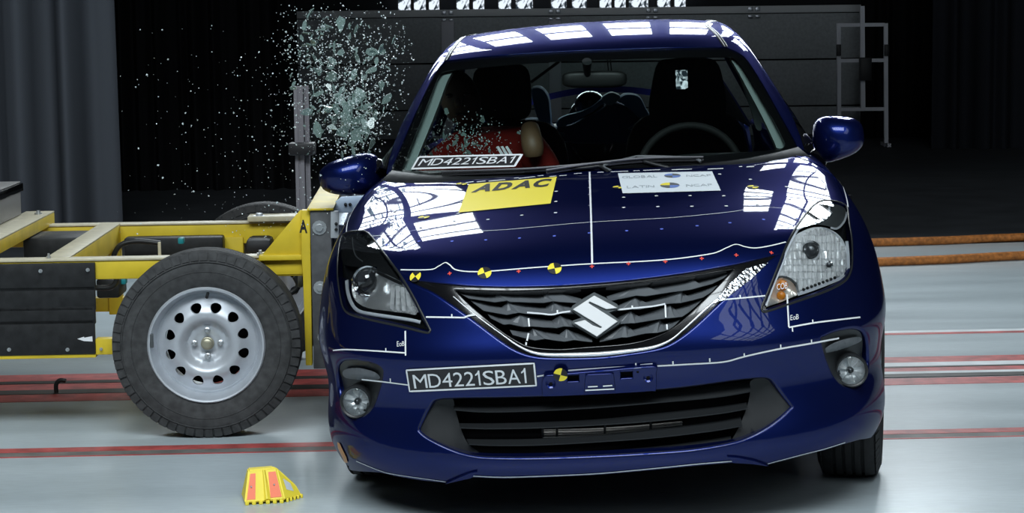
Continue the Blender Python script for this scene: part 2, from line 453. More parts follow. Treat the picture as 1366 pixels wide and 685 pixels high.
# ---------------------------------------------------------------- lamp banks hung from the ceiling
M_ALU = mat('aluminium', (.42, .44, .48), .38, .9)
M_RIGBLACK = mat('rig_black', (.012, .012, .014), .5)
def lamp_mat(name, s):
    m = bpy.data.materials.new(name); m.use_nodes = True; nt = m.node_tree
    for n in list(nt.nodes): nt.nodes.remove(n)
    e = nt.nodes.new('ShaderNodeEmission'); e.inputs[0].default_value = (.86, .95, 1, 1); e.inputs[1].default_value = s
    o = nt.nodes.new('ShaderNodeOutputMaterial'); nt.links.new(e.outputs[0], o.inputs[0]); return m
def bank(label, c, w, h, yaw, tilt, nx, ny, s, gap=.10):
    """flat lamp array; its face normal is -Y before tilt (down) and yaw"""
    R = Matrix.Rotation(yaw, 4, 'Z') @ Matrix.Rotation(tilt, 4, 'X')
    e = empty('lamp_bank', c); e.rotation_euler = R.to_euler(); tag(e, label, 'lamp bank', 'lamp banks under the hall roof')
    lm = lamp_mat('lamp_cell_light', s); cw, ch = w / nx, h / ny
    bm = bmesh.new(); add_box(bm, (0, .09, 0), (w + .1, .06, h + .1))
    for i in range(nx + 1): add_box(bm, (-w/2 + i*cw, 0, 0), (gap * .5, .14, h + .1))
    for j in range(ny + 1): add_box(bm, (0, 0, -h/2 + j*ch), (w + .1, .14, gap * .5))
    bm_obj('frame', bm, M_RIGBLACK, e)
    for i in range(nx):
        for j in range(ny):
            x, z = -w/2 + (i+.5)*cw, -h/2 + (j+.5)*ch; a, b = cw/2 - gap/2, ch/2 - gap/2
            mesh_obj('lamp_cell', [(x-a, .02, z-b), (x+a, .02, z-b), (x+a, .02, z+b), (x-a, .02, z+b)], [(0, 1, 2, 3)], lm, e)
    for sx in (-1, 1):
        tp = R.inverted() @ Vector((0, 0, 1))
        p0 = Vector((sx * w * .4, .12, h * .4)); z0 = (R @ p0).z + c[2]
        tube('hanger', [p0, p0 + (R.inverted() @ Vector((0, 0, 8.5 - z0)))], .02, M_RIGBLACK, e, n=6)
    return e
bank('wide lamp bank behind the car facing the crash zone', (.25, 8.0, 2.95), 5.0, 1.55, 0, math.radians(12), 10, 2, LAMP_BACK, gap=.16)
bank('outer raised lamp bank behind the car at right', (2.45, 7.2, 4.5), 1.1, 1.3, math.radians(-16), math.radians(30), 2, 6, LAMP_BACK, gap=.045)
bank('outer raised lamp bank behind the car at left', (-2.25, 7.2, 4.15), 1.1, 1.2, math.radians(16), math.radians(30), 2, 6, LAMP_BACK, gap=.045)
bank('inner raised lamp bank behind the car at right', (1.42, 7.3, 3.92), .34, .42, math.radians(-6), math.radians(26), 1, 3, LAMP_BACK, gap=.04)
bank('inner raised lamp bank behind the car at left', (-1.20, 7.3, 4.0), .70, .62, math.radians(6), math.radians(26), 1, 3, LAMP_BACK, gap=.04)
bank('large lamp bank front right above and behind the camera', (4.9, -5.6, 4.7), 5.6, 4.4, math.radians(180 - 40), math.radians(38), 6, 5, LAMP_FRONT)
bank('high lamp bank above and behind the camera', (-1.2, -5.2, 7.0), 8.0, 3.0, math.radians(180), math.radians(56), 8, 3, LAMP_TOP)
bank('lamp bank high on the left over the trolley track', (-6.2, .5, 6.2), 5.0, 3.0, math.radians(-90), math.radians(50), 5, 3, LAMP_SIDE)
bank('lamp bank high on the right over the trolley track', (7.0, 1.5, 6.2), 5.0, 3.0, math.radians(90), math.radians(50), 5, 3, LAMP_SIDE)
# ---------------------------------------------------------------- hall
def floor_mat():
    m = mat('painted_concrete', (.50, .56, .60), .32, 0, .5); nt = m.node_tree; b = nt.nodes['Principled BSDF']
    tc = nt.nodes.new('ShaderNodeTexCoord'); mp = nt.nodes.new('ShaderNodeMapping'); mp.inputs['Scale'].default_value = (.35, 1.6, 1)
    n1 = nt.nodes.new('ShaderNodeTexNoise'); n1.inputs['Scale'].default_value = 1.6; n1.inputs['Detail'].default_value = 6
    n2 = nt.nodes.new('ShaderNodeTexNoise'); n2.inputs['Scale'].default_value = 40; n2.inputs['Detail'].default_value = 3
    nt.links.new(tc.outputs['Object'], mp.inputs[0]); nt.links.new(mp.outputs[0], n1.inputs['Vector']); nt.links.new(mp.outputs[0], n2.inputs['Vector'])
    r = nt.nodes.new('ShaderNodeValToRGB'); r.color_ramp.elements[0].position = .32; r.color_ramp.elements[0].color = (.44, .51, .54, 1)
    r.color_ramp.elements[1].position = .72; r.color_ramp.elements[1].color = (.61, .69, .725, 1)
    nt.links.new(n1.outputs['Fac'], r.inputs[0])
    mx = nt.nodes.new('ShaderNodeMixRGB'); mx.blend_type = 'MULTIPLY'; mx.inputs[0].default_value = .25
    nt.links.new(r.outputs[0], mx.inputs[1]); nt.links.new(n2.outputs['Fac'], mx.inputs[2]); nt.links.new(mx.outputs[0], b.inputs['Base Color'])
    rr = nt.nodes.new('ShaderNodeMapRange'); rr.inputs['To Min'].default_value = .22; rr.inputs['To Max'].default_value = .42
    nt.links.new(n1.outputs['Fac'], rr.inputs[0]); nt.links.new(rr.outputs[0], b.inputs['Roughness'])
    return m
M_FLOOR = floor_mat()
def struct(o): o['kind'] = 'structure'; return o
FY = on_ground(1266, 326)                                        # the bright floor ends at the far hose; beyond it the floor is coloured darker
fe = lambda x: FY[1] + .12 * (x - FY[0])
FLOOR = struct(mesh_obj('floor', [(-12, -10, 0), (14, -10, 0), (14, fe(14), 0), (-12, fe(-12), 0)], [(0, 1, 2, 3)], M_FLOOR))
mesh_obj('dimmed_far_floor', [(-12, fe(-12), 0), (14, fe(14), 0), (14, 26, 0), (-12, 26, 0)], [(0, 1, 2, 3)], mat('dimmed_far_floor', (.045, .050, .056), .6, noise=(3, .2)), FLOOR)  # light falling off over the far floor, put into its colour
M_WALL = mat('dark_wall', (.03, .033, .04), .8, noise=(2, .2))
M_CEIL = mat('dark_ceiling', (.012, .013, .016), .9)
struct(box('wall_left', (-12.1, 8, 4.25), (.2, 36, 8.5), M_WALL, bev=0)); struct(box('wall_right', (14.1, 8, 4.25), (.2, 36, 8.5), M_WALL, bev=0))
struct(box('wall_front', (1, -10.1, 4.25), (26.4, .2, 8.5), M_WALL, bev=0)); struct(box('ceiling', (1, 8, 8.6), (26.4, 36.4, .2), M_CEIL, bev=0))
WB = 20.0                                                        # camera-side face of the back wall
WALL_BACK = struct(box('wall_back', (1, WB + .35, 4.25), (26.4, .2, 8.5), M_CEIL, bev=0))
# sectional door: panels, posts and a window row
M_PANEL = mat('door_panel', (.36, .385, .40), .62, noise=(30, .12))
M_RAIL = mat('door_rail', (.62, .64, .66), .5)
M_POST = mat('door_post', (.60, .60, .66), .55)
def wallpt(px, py): return at_y(px, py, WB)
DOOR = struct(empty('door_1', (0, WB, 0)))
xl, xr = wallpt(200, 60)[0], wallpt(1150, 60)[0]; zrow = wallpt(900, 15)[2] - .035; ph = .585
z = zrow
for k in range(3):
    z0 = max(z - ph, 0.0)
    box('door_panel', ((xl + xr) / 2, .09, (z + z0) / 2), (xr - xl, .05, z - z0 - .018), M_PANEL, DOOR, bev=.006); z = z0
box('rail', ((xl + xr) / 2, .05, zrow + .045), (xr - xl + .3, .08, .09), M_RAIL, DOOR, bev=.006)
for px in (597, 740, 870, 1006):
    x = wallpt(px, 40)[0]
    if px in (597, 740): box('post', (x, .03, zrow / 2 - .02), (.16 if px == 597 else .15, .05, zrow - .04), M_POST, DOOR, bev=.005)
    for dx in (-.045, .045): box('hinge', (x + dx, -.002, zrow + .05), (.06, .02, .05), M_ALU, DOOR, bev=.004); box('hinge', (x + dx, -.002, zrow - .04), (.06, .02, .03), M_ALU, DOOR, bev=.004)
def win_mat():
    m = bpy.data.materials.new('window_daylight'); m.use_nodes = True; nt = m.node_tree
    for n in list(nt.nodes): nt.nodes.remove(n)
    tc = nt.nodes.new('ShaderNodeTexCoord'); w = nt.nodes.new('ShaderNodeTexNoise'); w.inputs['Scale'].default_value = 5; w.inputs['Detail'].default_value = 6; w.inputs['Distortion'].default_value = 2.5
    nt.links.new(tc.outputs['Object'], w.inputs['Vector'])
    r = nt.nodes.new('ShaderNodeValToRGB'); r.color_ramp.elements[0].position = .44; r.color_ramp.elements[0].color = (.02, .03, .04, 1); r.color_ramp.elements[1].position = .56; r.color_ramp.elements[1].color = (.8, .9, 1, 1)
    nt.links.new(w.outputs['Fac'], r.inputs[0]); e = nt.nodes.new('ShaderNodeEmission'); e.inputs[1].default_value = 1.1; nt.links.new(r.outputs[0], e.inputs[0])
    o = nt.nodes.new('ShaderNodeOutputMaterial'); nt.links.new(e.outputs[0], o.inputs[0]); return m
M_WIN = win_mat()
for a, b in ((530, 549), (551, 569), (571, 587), (608, 627), (630, 647), (664, 683), (687, 712), (734, 757), (762, 784), (799, 817), (819, 836), (838, 866), (876, 896), (899, 916)):
    x0, x1 = wallpt(a, 10)[0], wallpt(b, 10)[0]
    box('window_pane', ((x0+x1)/2, .06, zrow + .09 + .25), (x1-x0, .02, .50), M_WIN, DOOR, bev=.003)
    for xx in (x0, x1): box('mullion', (xx, .04, zrow + .34), (.02, .05, .50), M_RIGBLACK, DOOR, bev=0)
x0, x1 = wallpt(893, 100)[0], wallpt(927, 100)[0]; za, zb2 = wallpt(910, 84)[2], wallpt(910, 126)[2]
box('glow_sheet', ((x0+x1)/2, .05, (za+zb2)/2), (x1-x0, .02, za-zb2), M_WIN, DOOR, bev=.003)  # made-up sheet; its glow gives the bright patch in the head restraint's slot
# curtains
def curtain(name, label, p0, p1, y, h, amp, nf, m, seed, z0=0.0, sway=0.0):
    rs = np.random.RandomState(seed); x0, x1 = p0, p1; nx = int(nf * 40); V = []; Fc = []; nz = 8
    ph_ = rs.rand(8) * 6.28; fr = np.array([1, .53, 1.61, .31, 2.2, .77, 1.27, .19]); aw = np.array([1, .8, .35, .7, .15, .5, .3, .6])
    for j in range(nz + 1):
        tz = j / nz
        for i in range(nx + 1):
            t = i / nx; d = sum(aw[k] * math.sin(6.283 * nf * fr[k] * t + ph_[k] + .25 * tz * math.sin(k)) for k in range(8)) / 2.2
            d = math.copysign(abs(d) ** .8, d)
            V.append((x0 + (x1 - x0) * t + sway * (1 - tz) * t, y + amp * d * (1 - .25 * tz), z0 + (h - z0) * tz))
    w = nx + 1
    for j in range(nz):
        for i in range(nx): Fc.append((j*w+i, j*w+i+1, (j+1)*w+i+1, (j+1)*w+i))
    # give the cloth thickness
    n0 = len(V); V += [(a, b + .008, c) for a, b, c in V]; Fc += [tuple(q + n0 for q in f[::-1]) for f in Fc]
    o = mesh_obj(name, V, Fc, m, smooth=True); tag(o, label, 'curtain'); return o
M_CURT = mat('grey_curtain', (.095, .104, .122), .92, 0, .1, bump=(300, .15, .002))
M_CURTD = mat('black_curtain', (.0075, .0075, .0085), .9, 0, .12)
M_CURTR = mat('charcoal_curtain', (.02, .022, .028), .92, 0, .1)
yc = 8.8
curtain('stage_curtain', 'blue grey pleated curtain hanging behind the trolley at far left', at_y(-60, 200, yc)[0], at_y(152, 200, yc)[0], yc, 6.5, .20, 3.0, M_CURT, 3, sway=.03)
curtain('stage_curtain', 'near black pleated curtain between the grey curtain and the glass cloud', at_y(130, 200, 12.5)[0], at_y(400, 200, 12.5)[0], 12.5, 6.5, .10, 11, M_CURTD, 5)
curtain('stage_curtain', 'dark charcoal curtain hanging at the far right', at_y(1246, 100, 17.0)[0], at_y(1420, 100, 17.0)[0], 17.0, 6.5, .12, 5, M_CURTR, 9)
curtain('stage_curtain', 'black curtain in the gap right of the sectional door', at_y(1148, 100, 19.3)[0], at_y(1262, 100, 19.3)[0], 19.3, 6.5, .08, 5, M_CURTD, 12)
# floor markings along the track
TM = .045; TY = math.atan(TM)
M_RED = mat('red_floor_paint', (.42, .075, .07), .5, noise=(14, .35, 6)); M_WHT = mat('white_floor_paint', (.66, .69, .71), .5, noise=(9, .15))
M_SLOT = mat('slot_steel', (.035, .033, .03), .55, .4); M_GRY = mat('worn_grey_strip', (.16, .15, .14), .6, noise=(10, .3))
def stripe(name, ya, yb, m, th, a=-12.0, b=14.0, x=1180):
    """strip seen between photo rows ya..yb at column x, running along the track"""
    pa, pb = on_ground(x, ya), on_ground(x, yb); V = []
    for xx in (a, b):
        for p in (pa, pb):
            for zz in (-.002, th): V.append((xx, p[1] + TM * (xx - p[0]), zz))
    return mesh_obj(name, V, [(1, 3, 7, 5), (0, 4, 6, 2), (0, 1, 5, 4), (2, 6, 7, 3), (0, 2, 3, 1), (4, 5, 7, 6)], m, FLOOR)
for nm, a, b, m, th in (('white_line', 442.5, 445.2, M_WHT, .0015), ('red_line', 445.2, 447.5, M_RED, .0015), ('red_line', 477.5, 485, M_RED, .0015), ('white_line', 485, 490.5, M_WHT, .0015),
                        ('slot_rail', 490.5, 492, M_SLOT, .003), ('red_line', 492, 497, M_RED, .0015), ('white_line', 497, 500.5, M_WHT, .0015), ('slot_rail', 500.5, 505, M_SLOT, .003), ('red_line', 506, 514.5, M_RED, .0015)):
    stripe(nm, a, b, m, th, a=.3)
for nm, a, b, m, th in (('red_line', 501.7, 510.4, M_RED, .0015), ('slot_rail', 510.8, 514, M_SLOT, .003), ('red_line', 514.5, 522.3, M_RED, .0015), ('slot_rail', 522.6, 528, M_SLOT, .003), ('red_line', 528.3, 537.7, M_RED, .0015)):
    stripe(nm, a, b, m, th, b=.3, x=0)
for nm, a, b, m, th in (('red_line', 575, 580.3, M_RED, .0015), ('worn_strip', 580.6, 585.5, M_GRY, .001), ('red_line', 585.7, 586.8, M_RED, .0015)): stripe(nm, a, b, m, th)
# orange hoses on the floor at right
M_HOSE = mat('orange_hose', (.40, .14, .03), .55, noise=(40, .4)); 
for lab, (y0, y1), r in (('farther orange brown hose lying across the floor at right', (329.5, 322.5), .027), ('nearer orange brown hose lying across the floor at right', (356, 347.5), .027)):
    p = [on_ground(1080 + 60*i, y0 + (y1 - y0) * (1080 + 60*i - 1165) / 200) for i in range(8)]
    h = tube('floor_hose', [(a[0], a[1] + .02 * math.sin(i * 1.7), r) for i, a in enumerate(p)], r, M_HOSE, n=10); tag(h, lab, 'hose')
# aluminium stands
def profile(name, a, b, w, m, parent):
    a, b = Vector(a), Vector(b); d = b - a; L = d.length; R = d.to_track_quat('Z', 'Y').to_matrix()
    bm = bmesh.new(); g = w * .12
    for sx in (-1, 1):
        for sy in (-1, 1): add_box(bm, R @ Vector((sx * (w/2 - w*.19), sy * (w/2 - w*.19), 0)) + (a+b)/2, (w*.38, w*.38, L), R)
    add_box(bm, (a+b)/2, (w*.7, w*.7, L * .999), R)
    return bm_obj(name, bm, m, parent)
ys = 17.5
def sp(px, py): return at_y(px, py, ys)
fr = empty('camera_frame', (sp(1150, 205)[0], ys, 0)); tag(fr, 'open aluminium profile frame standing in the dark at right', 'frame')
def fp(px, py): q = sp(px, py); return (q[0] - fr.location.x, 0, q[2])
M_ALUD = mat('dull_aluminium', (.62, .63, .68), .5, .15)
profile('upright', fp(1118.5, 31), fp(1119.5, 203), .045, M_ALUD, fr); profile('upright', fp(1181.5, 31), fp(1182, 203), .045, M_ALUD, fr)
profile('mid_upright', fp(1150, 8), fp(1151, 146), .05, M_ALUD, fr)
for yy in (33.5, 81, 146, 203): profile('crossbar', fp(1120.5, yy), fp(1180, yy - .6), .04, M_ALUD, fr)
for sx in (1119.5, 1182): q = fp(sx, 203); profile('foot', (q[0], -.2, q[2] * .02 + .03), (q[0], .25, q[2] * .02 + .03), .04, M_ALUD, fr); profile('lower_leg', (q[0], 0, .03), (q[0], 0, q[2]), .03, M_RIGBLACK, fr)
q = fp(1153, 92); box('camera_block', (q[0], -.06, q[2]), (.13, .12, .26), M_RIGBLACK, fr, bev=.01)
q = fp(1118, 67); box('clamp', (q[0], -.04, q[2]), (.05, .05, .13), M_RIGBLACK, fr, bev=.006); q = fp(1182, 67); box('clamp', (q[0], -.04, q[2]), (.05, .05, .13), M_RIGBLACK, fr, bev=.006)
ys2 = 4.6
st = empty('profile_stand', (at_y(404, 200, ys2)[0], ys2, 0)); tag(st, 'single grey aluminium profile post behind the trolley', 'stand')
top = at_y(399, 115, ys2)[2]
M_ALU2 = mat('grey_profile', (.22, .21, .23), .5, .2)
profile('post', (-.015, 0, .02), (-.015, 0, top), .045, M_ALU2, st); profile('post', (.022, .02, .02), (.022, .02, top), .022, M_ALU2, st)
q = at_y(400, 198, ys2)[2]; box('clamp', (0, -.03, q), (.13, .1, .062), M_RIGBLACK, st, bev=.008)
box('base_plate', (0, 0, .01), (.4, .4, .02), M_RIGBLACK, st, bev=.005)
# ---------------------------------------------------------------- the car: outer skin
M_PAINT = mat('navy_metallic_paint', (.0075, .0155, .105), .36, .82, .06, coat=.6, coatr=.02, edge=(.02, .05, .35))
M_BLK = mat('black_plastic', (.015, .0165, .018), .40, 0, .45)
M_BLKG = mat('gloss_black', (.006, .006, .007), .12, 0, .5, coat=.6)
M_GRILL = mat('grille_plastic', (.105, .115, .125), .45, 0, .5)
M_CHROME = mat('chrome', (.82, .84, .86), .10, 1.0)
M_VOID = mat('dark_cavity', (.003, .003, .004), .8, 0, .1)
M_GLASS = glass_mat('windscreen_glass', (.80, .88, .86), .8)
M_LENS = glass_mat('lamp_lens', (.96, .98, .98), .9)
M_WHITE = mat('white_marking', (.80, .82, .84), .6)
M_REDM = mat('red_marking', (.75, .07, .05), .6); M_BLUEM = mat('blue_marking', (.10, .16, .75), .6)
M_YEL = mat('yellow_sticker', (.92, .76, .05), .5); M_STKB = mat('black_sticker', (.012, .012, .013), .5)
M_PLATE = mat('plate_black', (.022, .021, .024), .5)
CAR_ROT = Matrix([[float(v) for v in r] for r in CAR_M]).to_euler()
CAR = empty('hatchback_car', (0, 0, 0), CAR_ROT)
tag(CAR, 'dark blue hatchback car with white measuring lines struck from the side by the trolley', 'car')

# outlines traced on the body (photo positions), each side on its own
LAMP_L = crv([(457.4, 313.4), (466.7, 309.4), (480, 308.6), (487.8, 309.4), (496, 316.5), (511, 336.7), (534.5, 368.3), (550.8, 395), (563, 419), (574.2, 441)], 4) + crv([(573, 443.5), (567, 444), (536.8, 436.5), (490, 426), (467.5, 419.7), (458.5, 412), (454.5, 398), (450.8, 371.8), (450.4, 348.4), (452.9, 325), (456.5, 314.5)], 4)
LAMP_R = crv([(1016.2, 413.5), (1016.6, 409), (1023.6, 391.9), (1039.4, 352.5), (1049.9, 326.2), (1063, 302.5), (1078.8, 281.5), (1092, 269.9), (1105, 267.8), (1121, 270.5), (1129.5, 276), (1131.5, 285)], 4) + crv([(1132.7, 297.3), (1136.3, 321), (1136.6, 352), (1133, 367), (1123.5, 377.6), (1099.8, 389.6), (1065.7, 401.5), (1031.5, 413.3), (1020, 416.4), (1017, 415.6)], 4)
SUR_LOW = crv([(541, 377), (560, 385.8), (580, 395.5), (621.3, 423.6), (662.2, 454.3), (686.7, 470.6), (711.3, 479.6), (744, 482.3), (800, 481.3), (838.4, 476.5), (880.4, 468.5), (903.8, 457.3), (931.8, 435), (966.9, 402), (997.2, 376.7), (1026, 352.5), (1037, 344)], 5)
BON_FRONT = crv([(1044, 337.5), (1023, 341.5), (985.6, 350.8), (920, 362.7), (850, 372), (800, 376.8), (744, 380.5), (682.6, 382), (631.5, 380.8), (592, 377.3), (560, 373.5), (539, 371.5)], 5)
GRI_IN = crv([(606, 385.8), (631.5, 386.6), (682.6, 387.6), (744, 385.2), (800, 381.4), (850, 376.6), (920, 367.2), (979, 357.2)], 4) + crv([(980, 359.5), (943.5, 397.7), (906, 432.8), (878, 449), (838.4, 459.6), (780, 464.6), (744, 467.3), (707, 463.8), (686.7, 454.5), (662, 438.3), (627.5, 409.5), (606, 388.2)], 4)
LOWG = crv([(572.9, 537.2), (583.8, 530.9), (605.7, 529.2), (671.4, 528.2), (726, 526.7), (800, 523.3), (873.4, 518), (920, 513.5), (978.5, 505.7), (1013.5, 502.2), (1026, 503.2), (1033.5, 508), (1046.2, 524.4), (1057.5, 538.7), (1059, 543), (1056.2, 548.2), (1032.2, 568.7), (1001.8, 586.2), (973.8, 596), (920, 605.2), (850, 610.4), (800, 613), (724, 615.6), (662.7, 615.4), (632, 613), (605.7, 605.4), (572.9, 590), (558, 579), (555.8, 572.5), (558.5, 564)], 4, closed=True)
FOG_L = crv([(448, 488), (453.9, 479.7), (463, 477.2), (477.3, 477.6), (500.6, 483.6), (511, 492), (512.5, 503), (507, 525), (497.7, 546.5), (485, 558.6), (471.4, 561.2), (460.5, 554), (452, 532), (447.8, 505)], 5, closed=True)
FOG_R = crv([(1093.6, 452), (1101, 445), (1117, 438.3), (1138, 434.6), (1150, 437.5), (1156.5, 446), (1159.3, 462), (1160, 487), (1155.7, 508), (1148, 518), (1138, 521.2), (1124, 517.3), (1110.4, 503), (1099, 477)], 5, closed=True)
LIP = [(596, 644), (611, 640), (628, 636.3), (671.4, 638), (735, 636), (800, 632.8), (873.4, 626.2), (930, 620.5), (978.5, 616.4), (1000, 617), (1022.8, 619.8)]
def side3(s, zb=.0): return None
Wl = lambda z: float(W_Z(z))
ARC, ARZ, ARR = .80, .305, .345                                     # front wheel arch: centre y, z, radius
def arch(s, a0, a1, n=14, yc=ARC, R=ARR):
    out = []
    for i in range(n + 1):
        a = math.radians(a0 + (a1 - a0) * i / n); y = yc - R * math.cos(a); z = ARZ + R * math.sin(a)
        out.append((s * Wl(z), y, z))
    return out
# bumper: under the lamps, down to the lip, round to the wheel arches
arcL = arch(-1, 62, -24); arcR = arch(1, -24, 62)
seamL = [(450.9, 372)]; iL = int(np.argmin([abs(p[0] - 450.8) + abs(p[1] - 371.8) for p in LAMP_L])); iR = int(np.argmin([abs(p[0] - 1136.5) + abs(p[1] - 356) for p in LAMP_R]))
jL = int(np.argmin([abs(p[0] - 536) + abs(p[1] - 370.5) for p in LAMP_L])); jR = int(np.argmin([abs(p[0] - 1044) + abs(p[1] - 339) for p in LAMP_R]))
low_left = [arcL[-1], (-.835, .50, .165), (-.78, .36, .150), (465.5, 626), (475.8, 616 + 12), (506.5, 630), (527, 635), (560, 640.5), (580, 642.6)]
low_right = [(1050, 613), (1070, 607.6), (1100, 600), (1127, 591.5), (1150, 585), (.82, .40, .150), (.85, .50, .165), arcR[0]]
BUMPER = LAMP_L[jL:iL+1] + arcL + low_left[1:] + LIP + low_right + arcR[1:] + LAMP_R[iR:][::1] + LAMP_R[:jR+1] + SUR_LOW[::-1]
# ribs of sculpture on the bumper
def bumper_push(P, N):
    x, y, z = P[:, 0], P[:, 1], P[:, 2]; ax = np.abs(x)
    return P, N
bumper = patch('bumper', BODY, BUMPER, [LOWG, FOG_L, FOG_R], M_PAINT, CAR, h=.014, rim=.03, fillet=.010)
# bonnet
REAR = crv([(508, 240.5), (520, 243.5), (534.4, 244.4), (565, 244.5), (587.5, 243.6), (612, 241.5), (658.6, 237.6), (724.5, 232), (784.5, 228.4), (840, 225.4), (908.8, 222), (1000, 218.5), (1040, 213), (1058, 209)], 4)
BR = crv([(1058, 209), (1080.5, 216.5), (1098, 225.5), (1110, 235), (1117.5, 248), (1123.5, 262), (1128, 273)], 4)
BL = crv([(458.8, 312), (461.5, 303), (465, 292), (473, 275), (484, 261.5), (497, 250), (508, 240.5)], 4)
kR = int(np.argmin([abs(p[0] - 1128) + abs(p[1] - 275) for p in LAMP_R])); 
BONNET = REAR + BR[1:] + LAMP_R[jR:kR+1][::-1] + BON_FRONT + LAMP_L[:jL][::-1] + BL[:-1]
bonnet = patch('bonnet', BODY, BONNET, [], M_PAINT, CAR, h=.014, rim=.02, fillet=.003)
# front wings (fenders) run from the lamp back to the door, with the wheel arch cut out
def wing(s):
    z2 = .955
    if s > 0: a = LAMP_R[kR:iR+1][::-1]; b = BR[::-1][:-1]; b = [(p[0] + 1.2, p[1] - 1.0) for p in b[:-1]]; r0 = (1061, 208)
    else: a = LAMP_L[iL:]; b = [(p[0] - 1.2, p[1] - .8) for p in BL[1:-1]]; r0 = (506, 239.5)
    ar = arch(s, 62, 180 + 28)
    P_ = [(s * .71, 1.20, .965), (s * .76, 1.42, .94), (s * .84, 1.43, .80), (s * .885, 1.43, .55), (s * .88, 1.36, .30), (s * .86, 1.33, .18), (s * .85, 1.15, .165)]
    if s > 0: return [r0] + P_ + ar[::-1] + a + b
    return a + b + [r0] + P_ + ar[::-1]
wl = wing(-1)
wingL = patch('wing', BODY, wl, [], M_PAINT, CAR, h=.02, rim=.02)
wingR = patch('wing', BODY, wing(1), [], M_PAINT, CAR, h=.02, rim=.02)

for wg in ([(594.5, 644), (611, 640), (629, 636.2), (637, 628.3), (628, 629.8), (612, 636)], [(1024, 620), (1000, 617.2), (978, 616.2), (970, 608.6), (984, 609.6), (1005, 613.5)]):
    patch('lip_winglet', BODY, wg, [], M_PAINT, CAR, h=.012, off=.007, rim=.009)
# ---------------------------------------------------------------- roof, pillars, glass
WS_TOP = crv([(594.5, 81), (640, 75.5), (702, 70.6), (780, 66.5), (868, 63.6), (930, 62.4), (968, 62.6)], 4)
A_L_IN = crv([(594.5, 81), (579, 100), (556, 147), (536, 193), (522, 226), (520, 239)], 4)        # outer border of the glass, left
A_R_IN = crv([(968, 62.6), (993, 76), (1015, 108), (1039, 150), (1060, 188), (1066, 203)], 4)
WS_BOT = crv([(520, 239), (560, 240), (620, 236), (700, 230), (785, 225), (870, 220.5), (960, 214), (1020, 209), (1066, 203)], 4)
WINDSCREEN = WS_TOP + A_R_IN[1:] + WS_BOT[::-1][1:] + A_L_IN[::-1][1:-1]
windscreen = patch('windscreen', ROOF, WINDSCREEN, [], M_GLASS, CAR, h=.03, rim=0)
# black printed border of the windscreen, widened at the sides to carry the pillars' shade
SEE = crv([(588.5, 95.5), (600, 92.8), (623, 90.6), (697.7, 83.4), (780, 78.5), (876.6, 75.8), (966.7, 74.6), (980, 77.2), (990, 88)], 3) + crv([(1010, 121), (1030, 155), (1045, 184), (1047.5, 192), (1043, 197), (1030, 199)], 3) + crv([(960, 205), (870, 211.5), (785, 216.5), (700, 222), (620, 227.5), (560, 231), (541, 231.8), (535.5, 229), (536.5, 223)], 3) + crv([(547, 195), (565, 150), (583, 104)], 3)
border = patch('windscreen_border', ROOF, WINDSCREEN, [SEE], M_BLKG, CAR, h=.02, off=-.004, rim=.003)
# pillars and roof; car-space points follow the side of the body
def sp3(s, y, z): return (s * float(S_Z(z)), y, z)
RL = crv([(594.5, 81), (606, 62), (618, 49.5), (629, 43)], 4); RR = crv([(968, 62.6), (961, 52), (954, 43), (944, 35)], 4)
ROOFP = WS_TOP + RR[1:] + [(.49, 2.6, 1.42), (.47, 3.0, 1.41), (.45, 3.42, 1.375), (0, 3.47, 1.40), (-.45, 3.42, 1.375), (-.47, 3.0, 1.41), (-.49, 2.6, 1.42)] + RL[::-1][:-1]
roof = patch('roof', ROOF, ROOFP, [], M_PAINT, CAR, h=.03, rim=.012, fillet=.003)
roof_liner = patch('roof_liner', ROOF, ROOFP, [], mat('roof_lining', (.05, .055, .055), .9), CAR, h=.05, off=-.035, rim=0)
def pillar(s):
    e = A_R_IN if s > 0 else A_L_IN; r = RR if s > 0 else RL
    lo = [sp3(s, 1.32, .97), sp3(s, 1.47, 1.04), sp3(s, 1.62, 1.12), sp3(s, 1.83, 1.22), sp3(s, 2.0, 1.29), sp3(s, 2.2, 1.325), sp3(s, 2.6, 1.345), sp3(s, 3.0, 1.335), sp3(s, 3.4, 1.30)]
    top = [(s*.50, 2.6, 1.42), (s*.48, 3.0, 1.41), (s*.46, 3.42, 1.375)]
    return e[::-1] + [(p[0] + s * 1.5, p[1] - .5) for p in r] + top + lo[::-1]
pl = patch('pillar', ROOF, pillar(-1), [], M_PAINT, CAR, h=.03, rim=.01); pr = patch('pillar', ROOF, pillar(1), [], M_PAINT, CAR, h=.03, rim=.01)
for s, r, e in ((-1, RL, A_L_IN), (1, RR, A_R_IN)):
    ribbon('roof_trim', ROOF, list(r) + [(s*.495, 2.6, 1.42), (s*.475, 3.0, 1.41), (s*.455, 3.4, 1.375)], .02, M_BLK, CAR, off=.001, prof=[(-1, 0), (-.8, .0015), (-.2, .0015), (0, .0), (.2, .0015), (.8, .0015), (1, 0)])
# inner trim of the A pillars, pale grey green, seen through the glass
M_TRIM = mat('grey_green_trim', (.27, .33, .32), .7)
M_LAMPG0 = mat('wiper_grey', (.10, .10, .11), .45, .3)
M_TRIMD = mat('dark_trim', (.018, .020, .022), .75)
for s, outer in ((-1, [(588, 96), (584, 101), (560, 155), (545, 192), (535.5, 222), (536, 231), (546, 231), (551, 224), (565, 190), (582, 148), (596, 110), (603, 95)]), (1, [(980, 75), (990, 88), (1012, 124), (1032, 158), (1046, 186), (1047, 196), (1037, 198), (1033, 190), (1018, 158), (1000, 124), (985, 96), (974, 77)])):
    P = lay(ROOF, crv(outer, 3, closed=True), .05); n = len(P)
    bm = bmesh.new(); add_prism(bm, [tuple(p) for p in P], (0, .05, -.01)); bm_obj('pillar_trim', bm, M_TRIM, CAR, smooth=True, angle=.7)
